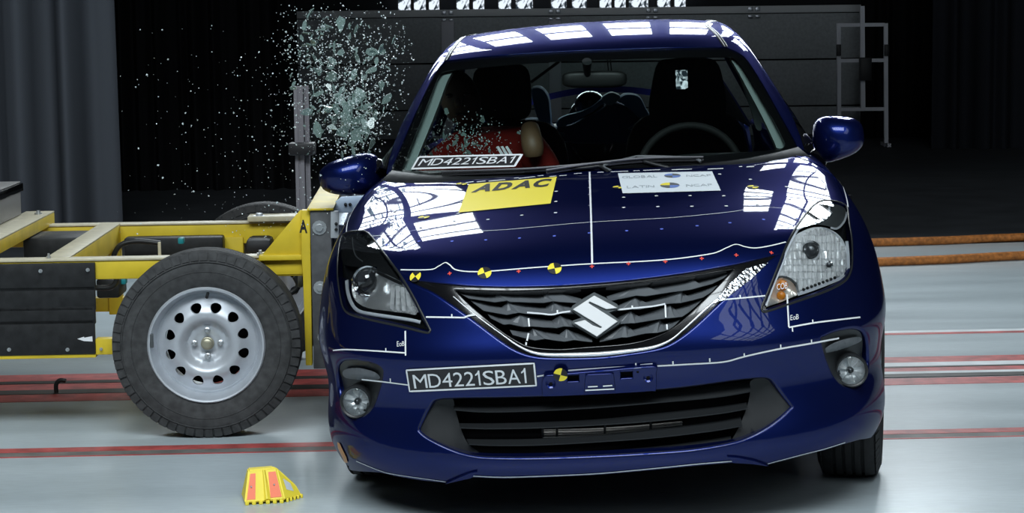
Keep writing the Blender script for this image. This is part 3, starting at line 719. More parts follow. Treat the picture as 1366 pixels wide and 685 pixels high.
# side glass and door frames (image-left front window is gone: shattered)
M_SIDEG = glass_mat('side_glass', (.45, .52, .52), .8)
def sideglass(s, y0, y1, z0=1.0):
    top = lambda y: min(1.315, 1.315 - max(0, (2.05 - y)) * .43, 1.315 - max(0, y - 2.9) * .09)
    ys_ = np.linspace(y0, y1, 6)
    return [sp3(s, y, z0) for y in ys_] + [sp3(s, y, max(top(y), z0 + .02)) for y in ys_[::-1]]
patch('side_window', ROOF, sideglass(1, 1.50, 2.28), [], M_SIDEG, CAR, h=.06, rim=0, off=-.004)
for s in (-1, 1): patch('side_window', ROOF, sideglass(s, 2.36, 3.05), [], M_SIDEG, CAR, h=.06, rim=0, off=-.004)
for s in (-1, 1):
    ring = [sp3(s, 2.27, .99), sp3(s, 2.28, 1.33), sp3(s, 2.37, 1.33), sp3(s, 2.37, .99)]
    patch('door_pillar', ROOF, ring, [], M_BLKG, CAR, h=.04, rim=.02, off=.001)
    ring = [sp3(s, 3.05, .99), sp3(s, 3.02, 1.32), sp3(s, 3.42, 1.295), sp3(s, 3.60, .99)]
    patch('rear_pillar', ROOF, ring, [], M_PAINT, CAR, h=.05, rim=.02)
# tailgate with rear window
patch('tailgate_frame', ROOF, [(-.47, 3.48, 1.36), (.47, 3.48, 1.36), (.70, 3.66, .95), (-.70, 3.66, .95)], [[(-.43, 3.5, 1.315), (.43, 3.5, 1.315), (.54, 3.62, 1.02), (-.54, 3.62, 1.02)]], M_PAINT, CAR, h=.05, rim=.03)
patch('rear_window', ROOF, [(-.43, 3.5, 1.315), (.43, 3.5, 1.315), (.54, 3.62, 1.02), (-.54, 3.62, 1.02)], [], M_GLASS, CAR, h=.05, rim=0, off=-.006)
patch('tailgate_lining', ROOF, [(-.47, 3.48, 1.36), (.47, 3.48, 1.36), (.70, 3.66, .95), (-.70, 3.66, .95)], [[(-.43, 3.5, 1.315), (.43, 3.5, 1.315), (.54, 3.62, 1.02), (-.54, 3.62, 1.02)]], M_TRIMD, CAR, h=.05, off=-.03, rim=0)
# lower sides and rear from the same body surface
SIDE = {s: Surf(body_f, (0, 2.6, .5), (s, 0, 0)) for s in (-1, 1)}
TAIL = Surf(body_f, (0, 2.9, .55), (0, 1, 0))
RAC = ARC + 2.52
for s in (-1, 1):
    Wq = lambda y, z: (s * .88, y, z)
    y3 = [1.44, 2.32, 3.02]
    patch('front_door', SIDE[s], [Wq(1.44, .17), Wq(1.44, .5), Wq(1.44, .8), (s*.78, 1.44, .975), (s*.78, 1.9, .985), (s*.78, 2.31, .985), Wq(2.31, .8), Wq(2.31, .17)], [], M_PAINT, CAR, h=.05, rim=.02)
    arr = [Wq(RAC - .35 * math.cos(math.radians(a)), ARZ + .35 * math.sin(math.radians(a))) for a in range(-20, 95, 10)]
    patch('rear_door', SIDE[s], [Wq(2.33, .17), Wq(2.33, .8), (s*.78, 2.33, .985), (s*.78, 2.9, .985), (s*.78, 3.0, .985), Wq(3.06, .80), Wq(3.06, .55)] + [p for p in arr[::-1] if p[1] < 3.06] + [Wq(RAC - .37, .17)], [], M_PAINT, CAR, h=.05, rim=.02)
    arr2 = [Wq(RAC - .35 * math.cos(math.radians(a)), ARZ + .35 * math.sin(math.radians(a))) for a in range(50, 205, 10)]
    patch('rear_quarter', SIDE[s], [Wq(3.08, .56), Wq(3.08, .8), (s*.76, 3.02, .985), (s*.72, 3.62, .99), (s*.72, 3.9, .8), (s*.74, 3.9, .3), (s*.75, 3.85, .2)] + arr2[::-1], [], M_PAINT, CAR, h=.05, rim=.02)
patch('tailgate', TAIL, [(-.70, 3.9, .2), (-.70, 3.9, .6), (-.68, 3.85, .95), (0, 3.75, .985), (.68, 3.85, .95), (.70, 3.9, .6), (.70, 3.9, .2)], [], M_PAINT, CAR, h=.06, rim=.02)
# floor pan, engine bay bulkhead and cavities keep light out from below
bm = bmesh.new(); add_box(bm, (0, 2.3, .20), (1.40, 2.9, .04)); add_box(bm, (0, 1.22, .56), (1.40, .04, .66)); add_box(bm, (0, .55, .34), (1.0, .70, .04)); add_box(bm, (0, .34, .52), (1.02, .03, .38))
for s in (-1, 1): add_box(bm, (s*.55, .80, .47), (.03, .80, .56)); add_box(bm, (s*.70, 1.22, .52), (.32, .03, .6))
bm_obj('underbody', bm, M_VOID, CAR)
# cowl panel between bonnet and glass
cw = [(-.74, 1.13, .945), (-.45, 1.05, .945), (0, 1.01, .95), (.45, 1.05, .945), (.74, 1.13, .945)]; cw2 = [(-.70, 1.40, .985), (-.45, 1.22, .968), (0, 1.13, .965), (.45, 1.22, .968), (.70, 1.40, .985)]
a_ = crv(cw, 6); b_ = crv(cw2, 6); n = len(a_)
mesh_obj('cowl_panel', list(a_) + list(b_) + [(p[0], p[1], p[2] - .06) for p in a_], [(i, i+1, n+i+1, n+i) for i in range(n-1)] + [(2*n+i, 2*n+i+1, i+1, i) for i in range(n-1)], M_BLK, CAR, smooth=True)
# wipers
def wiper(pts, blade, z):
    w = tube('wiper_arm', lay(ROOF, crv(pts, 4), -.012), .006, M_BLK, CAR, n=8)
    b = lay(ROOF, crv(blade, 4), -.010); tube('wiper_blade', b, .0045, M_LAMPG0, w, n=6)
    t = b + np.array([0, -.010, .010]); tube('wiper_bridge', t, .004, M_LAMPG0, w, n=6); return w
wiper([(900, 226), (868, 218), (848, 211)], [(729, 231), (790, 222), (860, 215), (938, 213.5)], 0)
wiper([(812, 230), (800, 222), (780, 224), (700, 229)], [(590, 233), (650, 231), (720, 228), (815, 219.5)], 0)
tube('wiper_arm', lay(ROOF, crv([(815, 228), (806, 221), (842, 211), (858, 209), (920, 211), (935, 216)], 4), -.016), .005, M_GRILL, CAR, n=8)
# mirrors
def mirror(s, c, w, h, rot):
    """housing: rounded shell, car-space centre c"""
    rings = []; n = 28
    prof = [(-.085, .20), (-.080, .55), (-.062, .80), (-.035, .94), (0, 1.0), (.030, 1.0), (.05, .97)]
    for d, k in prof:
        r = []
        for i in range(n):
            a = 2 * math.pi * i / n; cx, cz = math.cos(a), math.sin(a); e = 2.0 / 3.0
            x = math.copysign(abs(cx) ** e, cx) * w / 2 * k; zz = math.copysign(abs(cz) ** e, cz) * h / 2 * k
            zz *= (1 - .16 * (x / (w / 2)) * s) if zz > 0 else (1 - .30 * (x / (w/2)) * s)
            r.append((x, d + .03 * (abs(x) / (w / 2)) ** 2, zz))
        rings.append(r)
    R = Matrix.Rotation(rot[1], 3, 'Y') @ Matrix.Rotation(rot[0], 3, 'Z')
    rings = [[np.array(R @ Vector(p)) + np.array(c) for p in r] for r in rings]
    o = loft('door_mirror', rings, M_PAINT, CAR)
    gl = [tuple(np.array(R @ Vector((math.cos(2*math.pi*i/n) * w*.42, .052, math.sin(2*math.pi*i/n) * h*.38))) + np.array(c)) for i in range(n)]
    mesh_obj('mirror_glass', gl, [tuple(range(n))], M_CHROME, o)
    return o
def atl(px, py, yl):
    o, d = car_ray([(px, py)]); o, d = o[0], d[0]; return o + d * ((yl - o[1]) / d[1])
mL = mirror(-1, atl(466, 235.5, 1.50), .226, .138, (0, math.radians(-7))); mR = mirror(1, atl(1120, 184, 1.50), .178, .150, (0, math.radians(-2)))
for s, m, a, b in ((-1, mL, (500, 222), (512, 232)), (1, mR, (1100, 205), (1088, 216))):
    p, q = atl(*a, 1.52), atl(*b, 1.50); tube('mirror_foot', [p, (p + q) / 2 + np.array([0, .01, .005]), q], [.030, .034, .04], M_BLKG, m, n=12)
for s in (-1, 1):                                                   # black corner quarter light
    patch('corner_window', ROOF, [sp3(s, 1.36, .985), sp3(s, 1.50, 1.06), sp3(s, 1.50, .985)], [], M_BLKG, CAR, h=.03, rim=.01, off=.002)
# ---------------------------------------------------------------- front details: lamps, grilles, badge
def region(name, S, px, depth, m, parent, h=.014, rim=0.0, dome=None):
    """a panel behind the surface: outline on the surface moved back along the sight line by depth"""
    oq = dense(Q(S, px), h); q, T, loops = triangulate(oq, [], h); P = S.point(q)
    o, _ = car_ray([(CX, CY)]); d = P - o; d /= np.linalg.norm(d, axis=1)[:, None]
    if dome is not None: dep = dome(P, q, oq)
    else: dep = np.full(len(P), depth)
    P = P + d * dep[:, None]
    fn = np.cross(P[T[:, 1]] - P[T[:, 0]], P[T[:, 2]] - P[T[:, 0]]); fl = (fn * -d[T[:, 0]]).sum(1) < 0; T[fl] = T[fl][:, ::-1]
    return mesh_obj(name, P, T, m, parent, smooth=True)
def ring_on(c, r, n=32, e=1.0, rot=0): return [(c[0] + r * math.cos(2*math.pi*i/n) , c[1] + r * e * math.sin(2*math.pi*i/n)) for i in range(n)]
def wall_between(name, S, px, d0, d1, m, parent, shrink=0.0):
    px = np.array(px, float); c = px.mean(0); a = lay(S, px, d0); b = lay(S, c + (px - c) * (1 - shrink), d1); n = len(a)
    return mesh_obj(name, list(a) + list(b), [(i, (i+1) % n, n + (i+1) % n, n + i) for i in range(n)], m, parent, smooth=True)
def basis(n):
    n = np.array(n, float); n /= np.linalg.norm(n); a = np.cross([0, 0, 1.0], n); a /= np.linalg.norm(a); return a, np.cross(n, a), n
def disc_shape(name, c, nrm, prof, m, parent, seg=32):
    """turned form at c, axis nrm (towards the viewer), prof [(r, h)]"""
    a, b, n = basis(nrm); V = []; k = len(prof)
    for i in range(seg):
        t = 2 * math.pi * i / seg
        for r, h in prof: V.append(c + (a * math.cos(t) + b * math.sin(t)) * r + n * h)
    Fc = [(i*k+j, i*k+j+1, ((i+1) % seg)*k+j+1, ((i+1) % seg)*k+j) for i in range(seg) for j in range(k-1)]
    bm = bmesh.new(); vs = [bm.verts.new(tuple(v)) for v in V]
    for f in Fc: bm.faces.new([vs[i] for i in f])
    bmesh.ops.remove_doubles(bm, verts=bm.verts[:], dist=1e-6)
    return bm_obj(name, bm, m, parent, smooth=True, angle=.7)
FWD = np.array([-.05, -1.0, .10]); FWD /= np.linalg.norm(FWD)
M_LAMPBLK = mat('lamp_bezel', (.010, .011, .012), .25, 0, .5)
M_LAMPGR = mat('lamp_grey', (.09, .10, .105), .35, .3)
M_LED = mat('light_guide', (.62, .65, .70), .35)
M_AMBER = mat('amber_bulb', (.75, .25, .02), .35); M_FACET = mat('chrome_facets', (.95, .96, .97), .22, .55); M_BOWL = mat('silver_bowl', (.85, .87, .89), .40, .3)
M_BULBG = mat('bulb_cap', (.06, .065, .07), .25, .6)
def headlamp_base(outline):
    body = wall_between('headlamp', BODY, outline, .004, .09, M_LAMPBLK, CAR, shrink=.12); 
    region('lamp_back', BODY, [tuple(np.array(outline).mean(0) + (np.array(p) - np.array(outline).mean(0)) * .97) for p in outline], .085, M_LAMPBLK, body)
    patch('lens', BODY, outline, [], M_LENS, body, h=.02, off=.001, rim=.004)
    q = Q(BODY, outline + outline[:1]); P = BODY.point(q); ribbon('seal', BODY, None, .007, M_BLK, body, off=.0005, P=P, N=BODY.normal(P), prof=[(-1, 0), (-.6, .002), (.6, .002), (1, 0)])
    return body
# --- image-left lamp: projector unit
HL = headlamp_base(LAMP_L)
region('eyelid', BODY, crv([(461, 318), (470, 313), (486, 313), (496, 322), (510, 342), (530, 370), (537, 381), (520, 374), (500, 364), (485, 357), (472, 356), (458, 352), (455, 335)], 3, closed=True), .02, M_LAMPBLK, HL)
region('reflector', BODY, crv([(474, 362), (484, 357.5), (499, 363), (520, 374), (539, 380), (548, 397), (556, 419), (540, 418), (515, 415), (490, 411), (474, 401), (469, 385)], 4, closed=True), .05, mat('bright_bowl', (.92, .93, .94), .24, .85), HL, dome=lambda P, q, o: .028 + .035 * np.clip(segdist(q, o) / .05, 0, 1) ** .6)
pc = lay(BODY, [(492.5, 375.3)], .055)[0]
disc_shape('projector_ring', pc, FWD, [(.047, .004), (.050, .020), (.046, .026), (.040, .022), (.037, .004)], M_CHROME, HL)
disc_shape('projector_lens', pc, FWD, [(.038, .012), (.036, .020), (.028, .030), (.016, .037), (.0001, .040)], mat('dark_projector_glass', (.02, .022, .025), .04, 0, .8, coat=1), HL)
lg = crv([(462.5, 374), (464, 390), (469, 405), (478, 415), (495, 419.5), (525, 424), (548, 427.5), (561, 430.5)], 6)
P = lay(BODY, lg, .016); N = np.repeat(FWD[None], len(P), 0); ribbon('light_guide', BODY, None, .011, M_LED, HL, off=0, P=P, N=N, prof=[(-1, 0), (-.6, .005), (.6, .005), (1, 0)])
tl = crv([(486, 357.5), (505, 362.5), (525, 371), (540, 378)], 5); P = lay(BODY, tl, .018); ribbon('bright_edge', BODY, None, .003, M_CHROME, HL, off=0, P=P, N=np.repeat(FWD[None], len(P), 0))
tl = crv([(470, 317), (471, 330), (475, 342), (484, 349)], 5); P = lay(BODY, tl, .018); ribbon('bright_edge', BODY, None, .004, M_LAMPGR, HL, off=0, P=P, N=np.repeat(FWD[None], len(P), 0))
tl = crv([(548, 392), (560, 416), (570, 438)], 5); P = lay(BODY, tl, .012); ribbon('bright_edge', BODY, None, .004, M_LED, HL, off=0, P=P, N=np.repeat(FWD[None], len(P), 0))
for i in range(5):                                                 # cut facets of the inner side reflector
    a = (522 + i*6.0, 380 + i*1.5); b = (520 + i*8.2, 414 + i*.8)
    for k in range(4):
        e0 = [a[0] + (b[0]-a[0]) * k/4, a[1] + (b[1]-a[1]) * k/4]; e1 = [a[0] + (b[0]-a[0]) * (k+1)/4, a[1] + (b[1]-a[1]) * (k+1)/4]
        P = lay(BODY, [e0, e1, (e1[0] + 5.5, e1[1]), (e0[0] + 5.0, e0[1] + .3)], np.array([.034, .038, .030, .026]) + RNG.normal(0, .003, 4)); mesh_obj('reflector_facet', P, [(0, 1, 2, 3)], M_FACET, HL)
# --- image-right lamp: free-form reflector with fluted facets
HR = headlamp_base(LAMP_R)
REF = crv([(1058, 318), (1070, 309), (1086, 303.5), (1103, 304.5), (1118, 313), (1127, 326), (1130, 345), (1129, 362), (1120, 371.5), (1098, 381), (1066, 389.5), (1060, 379), (1049, 371), (1037, 370.5), (1046, 344)], 4, closed=True)
region('reflector_bowl', BODY, REF, 0, M_BOWL, HR, dome=lambda P, q, o: .018 + .065 * np.clip(segdist(q, o) / .07, 0, 1) ** .55)
refp = np.array(REF)
def flute(x0, x1, y0, y1, k):
    pts = [(x0, y0), (x1, y0), (x1, y1), (x0, y1)]; c = (1082, 340)
    dep = [.072 - .0011 * math.hypot(p[0] - c[0], p[1] - c[1]) for p in pts]; mid = [((x0 + x1) / 2, y0), ((x0 + x1) / 2, y1)]; dm = [.072 - .0011 * math.hypot(p[0] - c[0], p[1] - c[1]) - .005 for p in mid]
    jt = RNG.normal(0, .0022, 6); P = lay(BODY, pts + mid, np.array(dep + dm) + jt); mesh_obj('reflector_facet', P, [(0, 4, 5, 3), (4, 1, 2, 5)], M_FACET, HR)
def col_range(x):
    ys_ = np.linspace(295, 395, 300); ins = inside(np.stack([np.full(300, x), ys_], 1), refp); return (ys_[ins].min() + 1.5, ys_[ins].max() - 1.5) if ins.any() else None
xs_ = np.linspace(1046, 1128, 14)
for a, b in zip(xs_[:-1], xs_[1:]):
    ra, rb = col_range(a + .8), col_range(b - .8)
    if ra and rb:
        t, bt = max(ra[0], rb[0]), min(ra[1], rb[1]); cuts = [t] + [y for y in (314, 324, 335, 346, 354, 363, 373) if t + 3 < y < bt - 3] + [bt]
        for u, v in zip(cuts[:-1], cuts[1:]):
            if abs((a+b)/2 - 1081) < 6 and u < 336 < v: continue
            flute(a + .4, b - .4, u + .4, v - .4, 0)
bc = lay(BODY, [(1081.2, 334.6)], .05)[0]
disc_shape('bulb', bc, FWD, [(.025, 0), (.025, .006), (.021, .010), (.019, .016), (.012, .022), (.0001, .024)], M_BULBG, HR); disc_shape('bulb_ring', bc, FWD, [(.030, -.002), (.030, .004), (.025, .004)], M_CHROME, HR)
bc = lay(BODY, [(1105.3, 353.8)], .04)[0]
disc_shape('side_bulb', bc, FWD, [(.013, 0), (.013, .005), (.009, .006)], M_CHROME, HR); disc_shape('side_bulb_glass', bc, FWD, [(.009, .004), (.007, .010), (.0001, .013)], M_BULBG, HR)
IND = crv([(1022, 410), (1030, 389), (1037, 374), (1045, 371.5), (1056, 376), (1063, 388), (1063.5, 394)], 4) + [(1045, 402)]
region('indicator_bowl', BODY, IND, 0, mat('pearl_reflector', (.75, .72, .66), .3, .5), HR, dome=lambda P, q, o: .012 + .03 * np.clip(segdist(q, o) / .03, 0, 1) ** .6)
for c, r in (((1044, 381), .016), ((1042, 394.5), .013)):
    disc_shape('indicator_bulb', lay(BODY, [c], .022)[0], FWD, [(r, 0), (r*.9, .008), (r*.5, .012), (.0001, .013)], M_AMBER, HR)
tl = crv([(1065, 392), (1062, 380), (1054, 372.5), (1044, 369.5), (1036, 371)], 4); P = lay(BODY, tl, .010); ribbon('bright_edge', BODY, None, .006, M_LAMPGR, HR, off=0, P=P, N=np.repeat(FWD[None], len(P), 0))
region('upper_bezel', BODY, crv([(1080, 284), (1093, 273), (1106, 271), (1120, 274), (1128, 280), (1127, 292), (1116, 304), (1100, 301), (1085, 300), (1068, 306), (1060, 311), (1066, 301)], 4, closed=True), .03, M_LAMPGR, HR)
for L in (crv([(1106, 273), (1106, 283), (1101, 291), (1090, 297), (1072, 302), (1058, 311)], 5), crv([(1130, 283), (1126, 296), (1117, 305), (1108, 304)], 5)):
    P = lay(BODY, L, .012); ribbon('bright_edge', BODY, None, .006, M_LED, HR, off=0, P=P, N=np.repeat(FWD[None], len(P), 0))
led_row = [(1072 + i * 5.2, 386.5 - i * 1.95) for i in range(9)]
for c in led_row: disc_shape('lens_dot', lay(BODY, [c], .008)[0], FWD, [(.005, 0), (.004, .003), (.0001, .004)], M_LAMPBLK, HR, seg=8)
for L in (crv([(1022, 408), (1031, 384), (1042, 356), (1052, 329), (1065, 305)], 4),): P = lay(BODY, L, .006); ribbon('bright_edge', BODY, None, .006, M_LED, HR, off=0, P=P, N=np.repeat(FWD[None], len(P), 0))
tl = crv([(1064, 393), (1085, 386), (1118, 373), (1130, 366), (1131.5, 345), (1129.5, 322)], 4); P = lay(BODY, tl, .010); ribbon('bright_edge', BODY, None, .009, M_LED, HR, off=0, P=P, N=np.repeat(FWD[None], len(P), 0))

# --- upper grille
SUR_OUT = SUR_LOW + [(p[0], p[1] + 2.2) for p in BON_FRONT[1:-1]]
GRI = patch('grille_surround', BODY, SUR_OUT, [GRI_IN], M_BLKG, CAR, h=.016, off=-.004, rim=.03, fillet=.004)
region('grille_back', BODY, GRI_IN, .075, M_VOID, GRI)
wall_between('grille_tunnel', BODY, GRI_IN, .0, .075, M_BLK, GRI)
rows_L = [([(604.6, 385.5), (645.4, 394), (654.2, 393.2), (663, 390), (683.4, 390.3), (716.5, 395.4), (720.8, 393.2), (726.7, 389.6), (744.2, 389.6), (776, 399)], [(612, 391), (625, 398.3), (660, 403.4), (676, 401.3), (680, 402.7), (710, 403.8), (725, 404.2), (738.4, 402), (750, 403.2), (772, 404.5)]),
          ([(625, 399), (655, 407), (668.8, 410), (677.5, 403.4), (700, 407), (720.8, 410.7), (726.7, 410.7), (738.4, 402.7), (750, 406), (770, 412)], [(632, 405), (645.4, 415), (676, 420.2), (692, 417.3), (700, 418.5), (715, 419.5), (734, 420.2), (745.6, 418), (756, 418.4), (770, 419)]),
          ([(650, 419), (664, 423), (680, 425), (694.6, 420.2), (712, 423.6), (728, 427), (735.4, 428.2), (747, 421), (756, 424.5), (768, 430)], [(655, 425), (671.7, 433.4), (680, 432.6), (699, 436.3), (709, 435.5), (725, 436.8), (742.7, 437.7), (753, 435.5), (760, 436), (774, 437)]),
          ([(680, 440.6), (692, 442), (705, 443), (710.6, 438.5), (725, 442), (745.6, 446.5), (755.8, 439), (765, 443), (778, 447.5), (790, 452)], [(684, 447), (698, 451), (713.5, 454.5), (726.7, 452.3), (740, 454.4), (753, 456), (766, 453.8), (772, 454.6), (780, 455.8), (790, 456.7)])]
rows_R = [([(809, 396), (850.6, 381.4), (859.8, 381.4), (866, 385.3), (888, 380), (910, 374.5), (923.7, 373), (930, 376.8), (955, 369), (975.8, 361.5)], [(813, 402), (849, 394.5), (861.3, 395.2), (885, 391.5), (896, 389.8), (908.4, 388.3), (920.6, 386.7), (938, 382), (950, 379), (966, 371)]),
          ([(824, 408), (847.5, 396.8), (854, 400), (859.8, 403.7), (885, 396), (908.4, 389), (912, 391.5), (916, 394.4), (936, 388), (957.4, 380.6)], [(826, 414.5), (840, 413), (853.6, 412.9), (872, 409), (892, 405.2), (900, 404.7), (908.4, 404.3), (925, 400.4), (938, 397), (949, 390)]),
          ([(822, 425), (841.4, 415.2), (847, 419), (852, 422), (872, 415), (893.5, 407.5), (897, 410), (901, 412.9), (920, 406), (938, 399.5)], [(824, 432.6), (838, 431.6), (847.5, 431.2), (862, 428.8), (879.7, 425.9), (890, 424.8), (900, 424), (910, 422.8), (918, 417.5), (926, 411)]),
          ([(800, 452), (833.7, 433.5), (839, 437), (844.4, 440.4), (862, 434), (879.7, 427.4), (883, 430), (885.8, 432), (898, 429), (908, 426.5)], [(800, 456.6), (829, 450.4), (836.8, 450.4), (850, 447.5), (861.3, 445), (870, 444.6), (876.6, 444.3), (886, 442), (893, 440), (899, 435.5)])]
for side, rows in ((-1, rows_L), (1, rows_R)):
    for top, bot in rows:
        n = len(top); dt = []; db = []
        for i in range(n):
            pk = top[i][1] - min(top[max(i-1, 0)][1], top[min(i+1, n-1)][1])
            dt.append(.034 if pk <= 0.2 else .048); db.append(.018)
        T_ = lay(BODY, top, np.array(dt)); B_ = lay(BODY, bot, np.array(db)); K_ = lay(BODY, [(b[0], b[1] + .8) for b in bot], np.array(db) + .012)
        V = list(T_) + list(B_) + list(K_); Fc = [(i, i+1, n+i+1, n+i) for i in range(n-1)] + [(n+i, n+i+1, 2*n+i+1, 2*n+i) for i in range(n-1)] + [(2*n+i, 2*n+i+1, i+1, i) for i in range(n-1)]
        mesh_obj('grille_bar', V, Fc, M_GRILL, GRI)
# inner rim line and top bar of the grille
P = lay(BODY, crv([(608, 388), (631.5, 388.6), (682.6, 389.3), (744, 387), (800, 383.2), (850, 378.5), (920, 369.2), (976, 359.5)], 5), .012); ribbon('grille_top_bar', BODY, None, .007, M_GRILL, GRI, off=0, P=P, N=np.repeat(FWD[None], len(P), 0), prof=[(-1, 0), (0, .004), (1, 0)])
# chrome strip
CHR_L = crv([(605, 396), (631.5, 418.5), (666.3, 444.2), (690.8, 461.4), (711.3, 470.8), (733.8, 473.9), (770, 473.8), (800, 472.8), (826.7, 470.3), (860, 466), (880, 461), (896.8, 452.4), (910, 441.5), (924.8, 428), (940, 414), (952.9, 402.8)], 6)
q = dense(Q(BODY, CHR_L), .012, closed=False); P = BODY.point(q); t_ = np.linspace(0, 1, len(P)); w_ = .004 + .008 * np.clip(np.sin(np.clip((t_ - .22) / .6, 0, 1) * math.pi), 0, 1) + .004 * sstep(.75, 1, t_)
ribbon('chrome_strip', BODY, None, w_, mat('satin_chrome', (.95, .96, .97), .22, .6), GRI, off=-.003, P=P, N=BODY.normal(P), prof=[(-1, 0), (-.7, .004), (0, .006), (.7, .004), (1, 0)])
PAT = [(950, 406), (966, 400.5), (1001.9, 372.5), (1024, 351.5), (1010, 355), (994.9, 359.2), (973.9, 379)]
def weave_mat():
    m = mat('patterned_chrome', (.7, .72, .76), .2, 1.0); nt = m.node_tree; b = nt.nodes['Principled BSDF']
    tc = nt.nodes.new('ShaderNodeTexCoord'); v = nt.nodes.new('ShaderNodeTexVoronoi'); v.inputs['Scale'].default_value = 110
    nt.links.new(tc.outputs['Object'], v.inputs['Vector']); bp = nt.nodes.new('ShaderNodeBump'); bp.inputs['Strength'].default_value = .6; bp.inputs['Distance'].default_value = .004
    nt.links.new(v.outputs['Distance'], bp.inputs['Height']); nt.links.new(bp.outputs[0], b.inputs['Normal']); return m
poly_on('patterned_inlay', BODY, PAT, weave_mat(), GRI, off=.003)
# --- badge
EM = lambda pts: [(740 + x / 6.855, 370 + y / 6.855) for x, y in pts]
badge_out = EM([(360, 138), (470, 190), (570, 245), (588, 272), (576, 297), (497, 325), (592, 392), (600, 412), (590, 428), (385, 562), (162, 432), (152, 415), (166, 396), (243, 370), (158, 308), (148, 285), (160, 262), (260, 195)])
badge_s = EM([(360, 168), (572, 282), (470, 292), (405, 262), (318, 222), (308, 238), (575, 405), (385, 545), (175, 418), (275, 392), (345, 440), (420, 468), (432, 455), (165, 295)])
def solid_px(name, px, d0, d1, m, parent, bev=0):
    a = lay(BODY, px, d0); bm = bmesh.new(); c = lay(BODY, [np.array(px).mean(0)], 0)[0]; cd = c - (CAM @ CAR_M); cd /= np.linalg.norm(cd)
    nrm = np.array([-.03, -1, .28]); nrm /= np.linalg.norm(nrm)                         # flatten onto the badge plane
    dd = a - (CAM @ CAR_M); dn = dd / np.linalg.norm(dd, axis=1)[:, None]; t = ((c + cd * d0 - (CAM @ CAR_M)) @ nrm) / (dn @ nrm); a = (CAM @ CAR_M) + dn * t[:, None]
    add_prism(bm, [tuple(p) for p in a], tuple(-nrm * (d1 - d0))); bmesh.ops.recalc_face_normals(bm, faces=bm.faces[:])
    if bev: bmesh.ops.bevel(bm, geom=[e for e in bm.edges], offset=bev, segments=1, affect='EDGES')
    return bm_obj(name, bm, m, parent)
bd = solid_px('badge', badge_out, .0, .03, M_LAMPGR, CAR, bev=.001)
solid_px('badge_letter', badge_s, -.006, .004, mat('badge_chrome', (1, 1, 1), .25, .3), bd, bev=.0012)
# --- lower grille
LG = wall_between('lower_grille', BODY, LOWG, .0, .10, M_BLK, CAR, shrink=.02)
region('grille_back', BODY, LOWG, .12, M_VOID, LG)
trim = crv([(c[0], c[1]) for c in LOWG], 1, closed=True); q = Q(BODY, trim + trim[:1]); P = BODY.point(q); ribbon('opening_trim', BODY, None, .02, M_BLK, LG, off=-.004, P=P, N=BODY.normal(P), prof=[(-1, -.004), (-.5, .003), (.5, .003), (1, -.004)])
# black cheek panels left and right
for ck in ([(574, 539), (584, 533), (603, 532), (607, 545), (614, 570), (624, 592), (640, 605), (632, 610), (606, 602), (575, 587), (560, 577), (559, 570)], [(1001, 509), (1014, 504.5), (1026, 506), (1033, 511), (1044, 526), (1056, 540.5), (1054, 547), (1031, 566), (1000, 583.5), (975, 592), (985, 572), (996, 545), (1001, 522)]):
    c = crv(ck, 3, closed=True); oq = Q(BODY, c)
    region('cheek_panel', BODY, c, 0, M_BLK, LG, dome=lambda P, q, o: .012 + .030 * sstep(.0, .10, np.abs(P[:, 0].mean() * 1.08 - P[:, 0]) * 0 + np.clip((.52 - np.abs(P[:, 0])), 0, .10)))
def slat(top, bot, nm='slat'):
    T_ = crv(top, 6); B_ = crv(bot, 6); n = min(len(T_), len(B_)); T_, B_ = T_[:n], B_[:n]
    a = lay(BODY, T_, .055); b = lay(BODY, B_, .018); c = lay(BODY, [(p[0], p[1] + 1.6) for p in B_], .020); d = lay(BODY, [(p[0], p[1] + 1) for p in T_], .06)
    mesh_obj(nm, list(a) + list(b) + list(c) + list(d), [(k*n+i, k*n+i+1, ((k+1) % 4)*n+i+1, ((k+1) % 4)*n+i) for k in range(4) for i in range(n-1)], M_BLK, LG)
xs7 = [605.7, 650, 720, 800, 873.4, 955, 1000.6]
slat([(604, 540), (650, 539.5), (720, 537), (800, 531.5), (873.4, 524), (955, 514.5), (1000, 509)], [(605.7, 546.5), (650, 549.3), (720, 547.5), (800, 543.2), (873.4, 537), (955, 529.5), (1001, 522)])
slat([(613, 565), (655, 565), (720, 563.5), (800, 559.5), (873, 552), (955, 543), (996, 537)], [(614.5, 570.5), (655, 571.6), (720, 570.4), (800, 566.5), (873, 561.2), (955, 552), (997, 545)])
slat([(622, 586), (660, 586.5), (720, 585.5), (800, 581), (873, 572.5), (940, 564), (988, 556)], [(625.4, 592.5), (660, 594), (720, 593.4), (800, 589), (873, 583.7), (945, 575.3), (990, 568)])
slat([(640, 605), (680, 606), (740, 605), (800, 602), (873, 596), (930, 589), (975, 582)], [(636, 612), (680, 613.6), (740, 612.6), (800, 610.2), (873, 605), (930, 600), (976, 592.5)])
for px, py in ((671, 539), (737, 535), (802, 530), (868, 523), (935, 515)): P = lay(BODY, [(px, py - 6), (px + 1.5, py - 6), (px + 1.5, py + 5), (px, py + 5)], .045); mesh_obj('slat_rib', list(P) + list(P + [0, .03, 0]), [(0, 1, 2, 3), (0, 3, 7, 4), (1, 5, 6, 2)], M_VOID, LG)
for i in range(4):                                                 # cooler fins deep inside
    y0 = 573 + i * 3.0; P = lay(BODY, [(724, y0 + 1.5), (790, y0), (850, y0 - 3.8), (910, y0 - 9.5)], .11); tube('cooler_fin', P, .0032, mat('cooler_metal', (.33, .31, .29), .5, .5) if i == 0 else bpy.data.materials['cooler_metal'], LG, n=6)
for px in (724, 743, 807, 868): P = lay(BODY, [(px, 571 - (px - 724) * .055), (px, 584 - (px - 724) * .055)], .108); tube('cooler_post', P, .004, M_BLK, LG, n=6)
